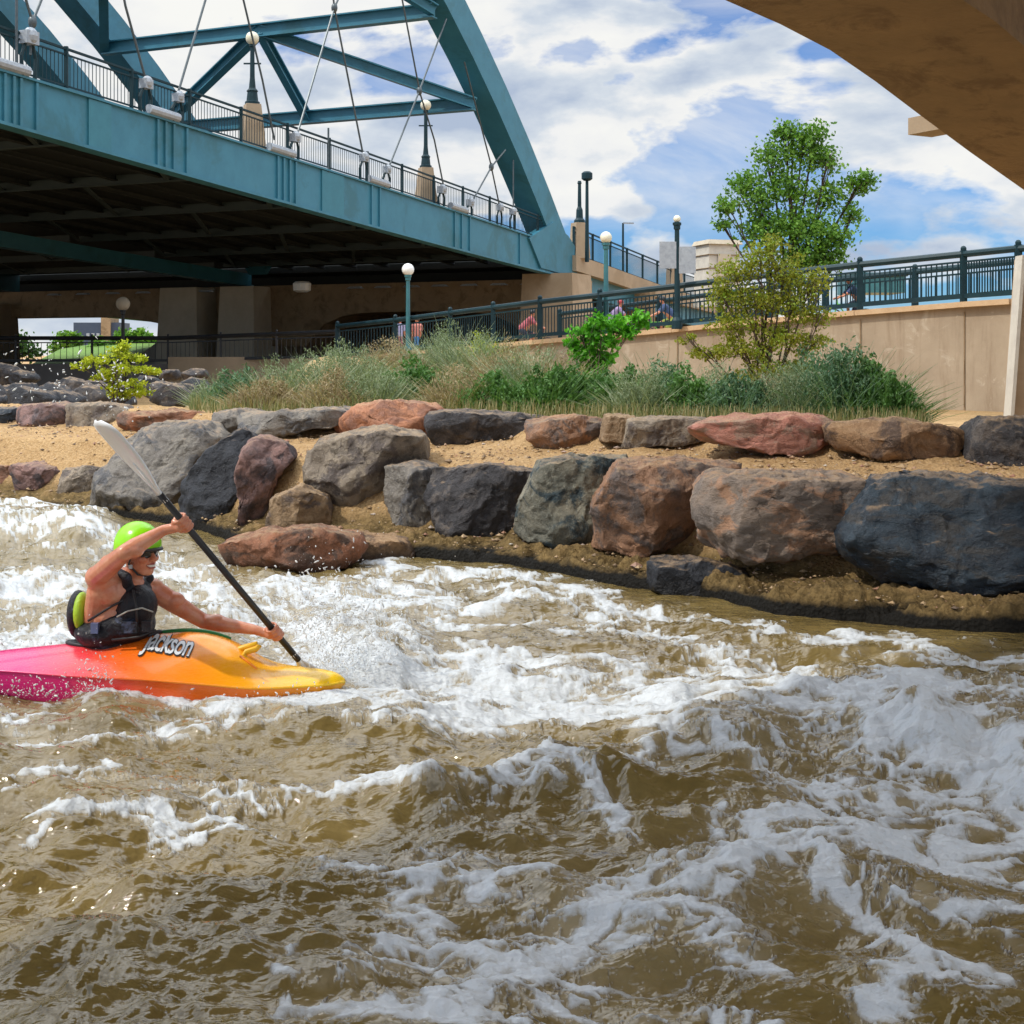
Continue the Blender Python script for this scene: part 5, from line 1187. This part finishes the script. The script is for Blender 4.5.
# arms: deltoid, biceps, forearm with taper
bp += [('s', shR, (.058, .056, .056)), ('c', shR, shR.lerp(elR, .5), .053, .050), ('c', shR.lerp(elR, .5), elR, .050, .040), ('c', elR, elR.lerp(wrR, .3), .041, .043), ('c', elR.lerp(wrR, .3), wrR, .043, .026)]
bp += [('s', shL, (.060, .056, .060)), ('c', shL, shL.lerp(elL, .45), .054, .050), ('c', shL.lerp(elL, .45), elL, .050, .038), ('c', elL, elL.lerp(wrL, .3), .039, .041), ('c', elL.lerp(wrL, .3), wrL, .041, .025)]
bp += [('s', shR.lerp(elR, .45)+Vector((.008, -.004, .016)), (.052, .050, .044)), ('s', elR.lerp(wrR, .25)+Vector((0, -.004, -.012)), (.050, .042, .040)), ('s', shL.lerp(elL, .42)+Vector((.0, -.012, .014)), (.060, .046, .046)), ('s', elL.lerp(wrL, .24)+Vector((0, -.006, .010)), (.058, .040, .038)), ('s', shR+Vector((.045, .035, -.08)), (.06, .05, .075))]
pR = hand(bp, hR, -pd, None, 1, Vector((-.80, -.25, -.55)), 1); bp.append(('c', wrR, pR, .026, .024))
pL = hand(bp, hL, pd, None, -1, Vector((-.95, -.2, .1)), -1, .95); bp.append(('c', wrL, pL, .025, .023))
# head: skull, jaw, brow, nose, cheeks, chin, lips, ears
bp += [('s', H3(-.012, 0, .03), (.098, .077, .095), HM), ('s', H3(.030, 0, -.035), (.062, .056, .075), HM), ('s', H3(.058, 0, -.088), (.028, .030, .022), HM), ('c', H3(-.01, .045, -.045), H3(.052, .020, -.088), .026, .020), ('c', H3(-.01, -.045, -.045), H3(.052, -.020, -.088), .026, .020)]
bp += [('c', H3(.083, -.030, .014), H3(.083, .030, .014), .013, .013), ('c', H3(.088, 0, .006), H3(.108, 0, -.028), .0095, .0125), ('s', H3(.098, .011, -.031), (.012, .009, .008), HM), ('s', H3(.098, -.011, -.031), (.012, .009, .008), HM)]
bp += [('s', H3(.066, .038, -.026), (.024, .022, .020), HM), ('s', H3(.066, -.038, -.026), (.024, .022, .020), HM), ('c', H3(.086, -.018, -.047), H3(.086, .018, -.047), .0075, .0075), ('c', H3(.082, -.016, -.070), H3(.082, .016, -.070), .0085, .0085)]
for sg_ in (-1, 1): bp.append(('s', H3(-.012, sg_*.078, -.008), (.020, .009, .030), HM))
bodyo = fuse('body', bp, .0042, SK, person, 5, .5)
# face details
wm = pmat('tooth_white', (.80, .78, .72), (.7, .68, .62), 9, .25, 0); lipm = pmat('lip', (.42, .12, .09), (.35, .10, .08), 9, .4, 0)
mb = MB()
mb.tube([H3(.079, -.024, -.056), H3(.090, -.014, -.060), H3(.094, 0, -.061), H3(.090, .014, -.060), H3(.079, .024, -.056)], [.004, .0068, .0072, .0068, .004], 8); mb.build('teeth', wm, person, True)
for dz, rr_ in ((-.0505, .0042), (-.0700, .0048)):
    MB().tube([H3(.076, -.029, -.056), H3(.090, -.016, dz-.001), H3(.097, 0, dz), H3(.090, .016, dz-.001), H3(.076, .029, -.056)], [.002, rr_, rr_*1.1, rr_, .002], 8).build('lip', lipm, person, True)
eye = pmat('eye_white', (.7, .68, .64), (.65, .62, .58), 9, .2, 0)
hairm = pmat('dark_hair', (.035, .02, .012), (.06, .035, .02), 40, .7, .6, .004)
for sg_ in (-1, 1):
    e = MB().sphere(H3(.072, sg_*.031, -.006), .0125, 12, 8).build('eye', eye, person, True)
    MB().sphere(H3(.0815, sg_*.0325, -.006), .0056, 10, 6).build('pupil', M['black'], e, True)
    MB().tube([H3(.087, sg_*.012, .016), H3(.092, sg_*.030, .021), H3(.074, sg_*.052, .014)], [.004, .005, .003], 6).build('eyebrow', hairm, person, True)
# dark plate pair over the eyes, with bridge and side bars
glm = pmat('dark_plate', (.01, .008, .008), (.02, .012, .01), 4, .12, 0)
gb_ = MB()
for sg_ in (-1, 1):
    pts = [H3(.092+dx, sg_*s_, u_) for dx, s_, u_ in ((.004, .010, .010), (.002, .034, .012), (-.016, .056, .008), (-.018, .055, -.012), (0, .034, -.021), (.004, .013, -.014))]
    gb_.prism(pts, fd*-.003); gb_.beam(H3(.076, sg_*.056, .004), H3(-.01, sg_*.080, .004), .004, .006)
gb_.beam(H3(.098, -.012, .006), H3(.098, .012, .006), .003, .004); gb_.build('eye_plates', glm, person)
# short beard shade on jaw
bs = MB()
rb = random.Random(3)
for _ in range(420):
    a = rb.uniform(-1, 1); u = rb.uniform(0, 1)
    bs_p = H3(.070-.075*abs(a)**1.5+.012*(1-u), a*.062, -.060-.035*u+.025*abs(a)); bs.beam(bs_p, bs_p+(bs_p-head).normalized()*.006, .0012, .0012)
bs.build('beard_stubble', hairm, person)['kind'] = 'stuff'
# helmet
hm = MB(); n = 30; m_ = 16; c = H3(-.008, 0, .042); vs_ = []
for i in range(m_+1):
    ph = math.pi*.56*i/m_
    for k in range(n):
        a = 2*math.pi*k/n; fx = math.cos(a)*math.sin(ph); sy = math.sin(a)*math.sin(ph); uz = math.cos(ph)
        drop = -.018*max(0, -math.cos(a))*(i/m_)**3
        vs_.append(c+fd*(fx*.128)+sdv*(sy*.106)+upv*(uz*.116+drop))
    
hm.add(vs_, [(i*n+k, (i+1)*n+k, (i+1)*n+(k+1) % n, i*n+(k+1) % n) for i in range(m_) for k in range(n)])
lime = pmat('lime_helmet', (.30, .80, .008), (.27, .72, .008), 5, .22, .03); 
ho = hm.build('helmet', lime, person, True); so = ho.modifiers.new('t', 'SOLIDIFY'); so.thickness = .008
rimp = [c+fd*(math.cos(a)*.128)+sdv*(math.sin(a)*.106)+upv*(-.0222-.018*max(0, -math.cos(a))) for a in np.linspace(0, 2*math.pi, 31)]
MB().tube(rimp, .006, 6, False).build('helmet_rim', M['black'], ho, True)
pk = MB(); vis = []
for j in range(13):
    a = math.radians(-62+j*124/12); vis += [c+fd*(math.cos(a)*.121)+sdv*(math.sin(a)*.100)+upv*-.010, c+fd*(math.cos(a)*.124+.024*math.cos(a*1.3))+sdv*(math.sin(a)*.104)+upv*-.024]
pk.add(vis, [(2*j, 2*j+1, 2*j+3, 2*j+2) for j in range(12)]); po_ = pk.build('helmet_peak', M['black'], ho, True); po_.modifiers.new('t', 'SOLIDIFY').thickness = .006
MB().tube([H3(.045, -.082, .02), H3(.012, -.081, -.045), H3(.035, -.045, -.100), H3(.04, 0, -.112), H3(.035, .045, -.100), H3(.012, .081, -.045), H3(.045, .082, .02)], .0055, 6).build('chin_strap', M['black'], person, True)
MB().box(H3(.02, -.076, -.058), (.018, .014, .018)).build('strap_buckle', M['grey'], person)
# life vest over the torso
vm, nt, b = newmat('vest_fabric'); p = pos(nt); vv = noise(nt, p, 9, 6, .7, .5)
L(nt, mix(nt, ramp(nt, vv, [(.56, 0.), (.66, 1.)]), (.010, .011, .016), (.06, .075, .13)), b.inputs['Base Color']); b.inputs['Roughness'].default_value = .38; b.inputs['Specular IOR Level'].default_value = .3
L(nt, bump(nt, noise(nt, p, 22, 6, .7, .8), .7, .02), b.inputs['Normal'])
vp = [('s', chest+Vector((.012, .012, .0)), (.150, .125, .120)), ('s', waist+Vector((.005, -.002, .035)), (.150, .134, .112)), ('c', waist+Vector((0, 0, -.10)), waist+Vector((0, 0, .02)), .140, .145),
      ('s', chest+Vector((.075, -.045, .0)), (.085, .085, .105)), ('s', chest+Vector((.07, .02, .055)), (.08, .075, .07)), ('c', chest+Vector((.05, -.05, .05)), K(127, 577, 6.88), .035, .024), ('c', K(127, 577, 6.88), K(118, 572, 6.93), .024, .022), ('c', chest+Vector((.06, .05, .06)), K(150, 578, 7.05), .035, .022),
      ('s', K(124, 624, 6.99), (.158, .146, .105)), ('s', K(137, 606, 6.95), (.100, .120, .110)), ('s', K(104, 632, 6.98), (.146, .14, .08))]
vest = fuse('life_vest', vp, .006, vm, person, 3, .5)
MB().tube([K(117, 617, 6.842), K(128, 611, 6.822), K(142, 608, 6.828), K(153, 612, 6.87)], .0045, 6).build('vest_piping', pmat('grey_piping', (.4, .42, .36), (.3, .3, .28), 5, .5, 0), vest, True)
for a, c_, w2 in ((130, 627, .075), (147, 626, .045)): MB().box(K(a, c_, 6.838), (w2, .03, .055)).build('vest_pocket', vm, vest)
MB().box(K(95, 628, 6.852), (.035, .03, .05)).build('vest_buckle', pmat('blue_buckle', (.12, .16, .30), (.1, .13, .25), 5, .4, 0), vest)
for a_, b_, c_ in ((K(88, 621, 6.862), K(112, 606, 6.86), K(133, 596, 6.862)), (K(112, 640, 6.842), K(138, 637, 6.83), K(156, 630, 6.87)), (K(133, 590, 6.862), K(136, 606, 6.835), K(137, 622, 6.828))):
    MB().tube([a_, b_, c_], .0065, 6).build('vest_strap', M['black'], vest, True)
# lime back panel edge of the vest
MB().sphere(K(82, 612, 6.98), 1, 16, 10, (.038, .085, .10)).build('vest_back_panel', pmat('lime_fabric', (.35, .55, .02), (.28, .45, .02), 8, .5, .3), person, True)
MB().sphere(K(78, 614, 7.02), 1, 16, 10, (.05, .10, .12)).build('vest_back', vm, person, True)
# spray skirt stretched over the cockpit
sk_ = []; n = 36
for r_, dz in ((1.0, -.004), (.97, .008), (.85, .006), (.7, .012), (.55, .05)):
    for k in range(n):
        a = 2*math.pi*k/n; x = CX+.24*math.cos(a)*r_; y = KY+.05+.14*math.sin(a)*r_; base = dz_at(x, y)
        sk_.append((x, y, base+dz+.012))
skm = MB(); skm.add(sk_, [(i*n+k, i*n+(k+1) % n, (i+1)*n+(k+1) % n, (i+1)*n+k) for i in range(4) for k in range(n)]); skm.build('spray_skirt', vm, person, True)
# paddle
pad = thing('paddle', hR, 'black shafted paddle with long pale blades held across by the kayaker', 'paddle')
j0 = hR-pd*.17; 
j1 = hL+pd*.19
MB().tube([hR-pd*.20, hL+pd*.22], .0165, 12).build('shaft', M['black'], pad, True)
bladem = pmat('pale_blade', (.86, .90, .93), (.80, .84, .88), 5, .25, .03)
def blade(root, d, nrm, ln, wd, nm='blade'):
    s_ = d.cross(nrm).normalized(); nrm = s_.cross(d).normalized(); rows_ = 16; cols_ = 9; vs_ = []
    for i in range(rows_+1):
        t = i/rows_; w_ = wd*(.10+.90*math.sin(min(1, t*1.5)*math.pi/2)**1.2)*math.sqrt(max(.02, 1-max(0, (t-.82)/.185)**2)) ; w_ = max(w_, .012)
        for k in range(cols_):
            u = -1+2*k/(cols_-1); vs_.append(root+d*(ln*t)+s_*(u*w_/2)+nrm*(.012*u*u*math.sin(t*math.pi*.5)-.012*t*t+.010*math.exp(-(u*3)**2)*(1-t)))
    mb = MB(); mb.add(vs_, [(i*cols_+k, i*cols_+k+1, (i+1)*cols_+k+1, (i+1)*cols_+k) for i in range(rows_) for k in range(cols_-1)])
    o = mb.build(nm, bladem, pad, True); so = o.modifiers.new('t', 'SOLIDIFY'); so.thickness = .009; so.offset = 0
    MB().tube([root-d*.03, root+d*(ln*.45)], [.017, .006], 8).build('blade_spine', bladem, o, True)
view = (hR-Vector((0, 0, EYE))).normalized(); edge_n = pd.cross(view).normalized()
blade(hR-pd*.18, -pd, (edge_n+view*.42).normalized(), .50, .19)
blade(hL+pd*.20, pd, (edge_n*.5+view).normalized(), .46, .19)

# ------------------------------------------------------------ people on the ramp
def small_person(label, px, headpy, Y, shirt, legs, ride=False, face=1, cap=None, group='people on the ramp path', bike_col=None):
    k = Y/F; hd = P(px, headpy, Y); foot = hd-Vector((0, 0, 1.62 if not ride else 1.55))
    r = thing('person', foot, label, 'person', group)
    sh = skinmat('skin_small') if 'skin_small' not in bpy.data.materials else bpy.data.materials['skin_small']
    c1 = pmat('shirt', shirt, tuple(q*.8 for q in shirt), 4, .8, .2); c2 = pmat('shorts', legs, tuple(q*.8 for q in legs), 4, .8, .2)
    V3 = Vector; f_ = face
    if not ride:
        hip = foot+V3((0, 0, .88)); nk = hd-V3((0, 0, .2)); s1 = nk+V3((-.16, .05, -.04)); s2 = nk+V3((.16, -.05, -.04))
        k1 = foot+V3((.10*f_, .05, .47)); k2 = foot+V3((-.04*f_, -.05, .47)); f1 = foot+V3((.20*f_, .06, .06)); f2 = foot+V3((-.22*f_, -.06, .08))
        h1 = s1+V3((.06*f_, 0, -.58)); h2 = s2+V3((.10*f_, 0, -.56)); e1 = s1+V3((-.03, 0, -.30)); e2 = s2+V3((.03, 0, -.30))
    else:
        hip = foot+V3((-.38*f_, 0, .92)); nk = hd-V3((.08*f_, 0, .18)); s1 = nk+V3((0, .17, -.05)); s2 = nk+V3((0, -.17, -.05))
        k1 = hip+V3((.40*f_, .08, -.12)); k2 = hip+V3((.30*f_, -.08, -.36)); f1 = foot+V3((-.02*f_, .1, .34)); f2 = foot+V3((-.08*f_, -.1, .14))
        h1 = foot+V3((.42*f_, .22, 1.0)); h2 = foot+V3((.42*f_, -.22, 1.0)); e1 = s1.lerp(h1, .5)+V3((0, .04, -.06)); e2 = s2.lerp(h2, .5)+V3((0, -.04, -.06))
    parts = [('s', hd, (.085, .08, .115)), ('c', hd-V3((0, 0, .08)), nk, .05, .055), ('c', nk-V3((0, 0, .1)), hip, .13, .135), ('c', s1, s2, .07, .07)]
    for a, e, h_ in ((s1, e1, h1), (s2, e2, h2)): parts += [('c', a, e, .052, .042), ('c', e, h_, .042, .03), ('s', h_, (.045, .03, .045))]
    for kk, ff_, o_ in ((k1, f1, .07), (k2, f2, -.07)): parts += [('c', hip+V3((0, o_, 0)), kk, .085, .06), ('c', kk, ff_, .058, .035), ('c', ff_, ff_+V3((.15*f_, 0, -.03)), .04, .035)]
    fuse('body', parts, .022, sh, r, 2)
    fuse('shirt', [('c', nk-V3((0, 0, .08)), hip+V3((0, 0, .1)), .15, .15), ('c', s1, s2, .088, .088), ('c', s1, s1.lerp(e1, .6), .07, .065), ('c', s2, s2.lerp(e2, .6), .07, .065)], .022, c1, r, 2)
    fuse('shorts', [('c', hip+V3((0, .07, 0)), (hip+V3((0, .07, 0))).lerp(k1, .75), .11, .085), ('c', hip+V3((0, -.07, 0)), (hip+V3((0, -.07, 0))).lerp(k2, .75), .11, .085), ('s', hip, (.14, .14, .12))], .022, c2, r, 2)
    MB().sphere(hd+V3((-.015*f_, 0, .035)), 1, 14, 8, (.105, .095, .10)).build('helmet' if ride else 'hair', cap or hairm, r, True)
    if ride:
        bt = thing('bicycle', foot, bike_col[1], 'bicycle', 'bicycles on the ramp path'); bm_ = pmat('bike_paint', bike_col[0], None, 4, .4, 0)
        w1_, w2_ = foot+V3((.52*f_, 0, .34)), foot+V3((-.52*f_, 0, .34))
        for w_ in (w1_, w2_):
            MB().tube([w_+V3((.33*math.cos(a), 0, .33*math.sin(a))) for a in np.linspace(0, 2*math.pi, 25)], .02, 6, False).build('wheel', M['black'], bt, True)
        bb = foot+V3((-.06*f_, 0, .30)); st_ = foot+V3((-.24*f_, 0, .80)); hd_ = foot+V3((.36*f_, 0, .82))
        fm = MB()
        for a, c in ((bb, st_), (bb, hd_), (st_, hd_), (bb, w2_), (st_, w2_), (hd_, w1_), (hd_, hd_+V3((.02*f_, 0, .18)))): fm.tube([a, c], .02, 6)
        fm.build('frame', bm_, bt); MB().tube([hd_+V3((.06*f_, -.24, .18)), hd_+V3((.02*f_, 0, .18)), hd_+V3((.06*f_, .24, .18))], .015, 6).build('handlebar', M['black'], bt); MB().sphere(st_+V3((0, 0, .06)), 1, 10, 6, (.13, .07, .035)).build('saddle', M['black'], bt, True)
    return r
small_person('walker in a pale lilac shirt left of the globe lamp under the bridge', 400, 320, 58, (.45, .42, .62), (.35, .12, .14), False, 1)
small_person('walker in a salmon shirt with blue shorts right of the globe lamp', 417, 320, 57, (.60, .22, .18), (.05, .18, .40), False, -1)
small_person('cyclist in a red top riding behind the railing in the middle of the ramp', 533, 313, 50, (.42, .10, .12), (.03, .03, .05), True, 1, M['black'], bike_col=((.1, .02, .03), 'dark red bicycle ridden in the middle of the ramp'))
small_person('cyclist with a red helmet and pale purple shirt above the bright green sapling', 621, 303, 47, (.30, .22, .38), (.03, .03, .05), True, 1, pmat('red_helmet', (.4, .04, .05), None, 4, .4, 0), bike_col=((.05, .05, .06), 'dark bicycle above the bright green sapling'))
small_person('cyclist in a navy shirt riding left, left of the tall lamp with sign panels', 662, 300, 46.5, (.04, .07, .16), (.25, .30, .05), True, -1, M['black'], bike_col=((.1, .35, .05), 'green bicycle left of the tall lamp with sign panels'))
small_person('cyclist in dark blue with an orange helmet near the right end of the railing', 849, 281, 44, (.03, .05, .13), (.02, .02, .05), True, -1, pmat('orange_helmet', (.45, .12, .05), None, 4, .4, 0), bike_col=((.12, .45, .04), 'bright green bicycle near the right end of the railing'))
scene.cycles.max_bounces = 6
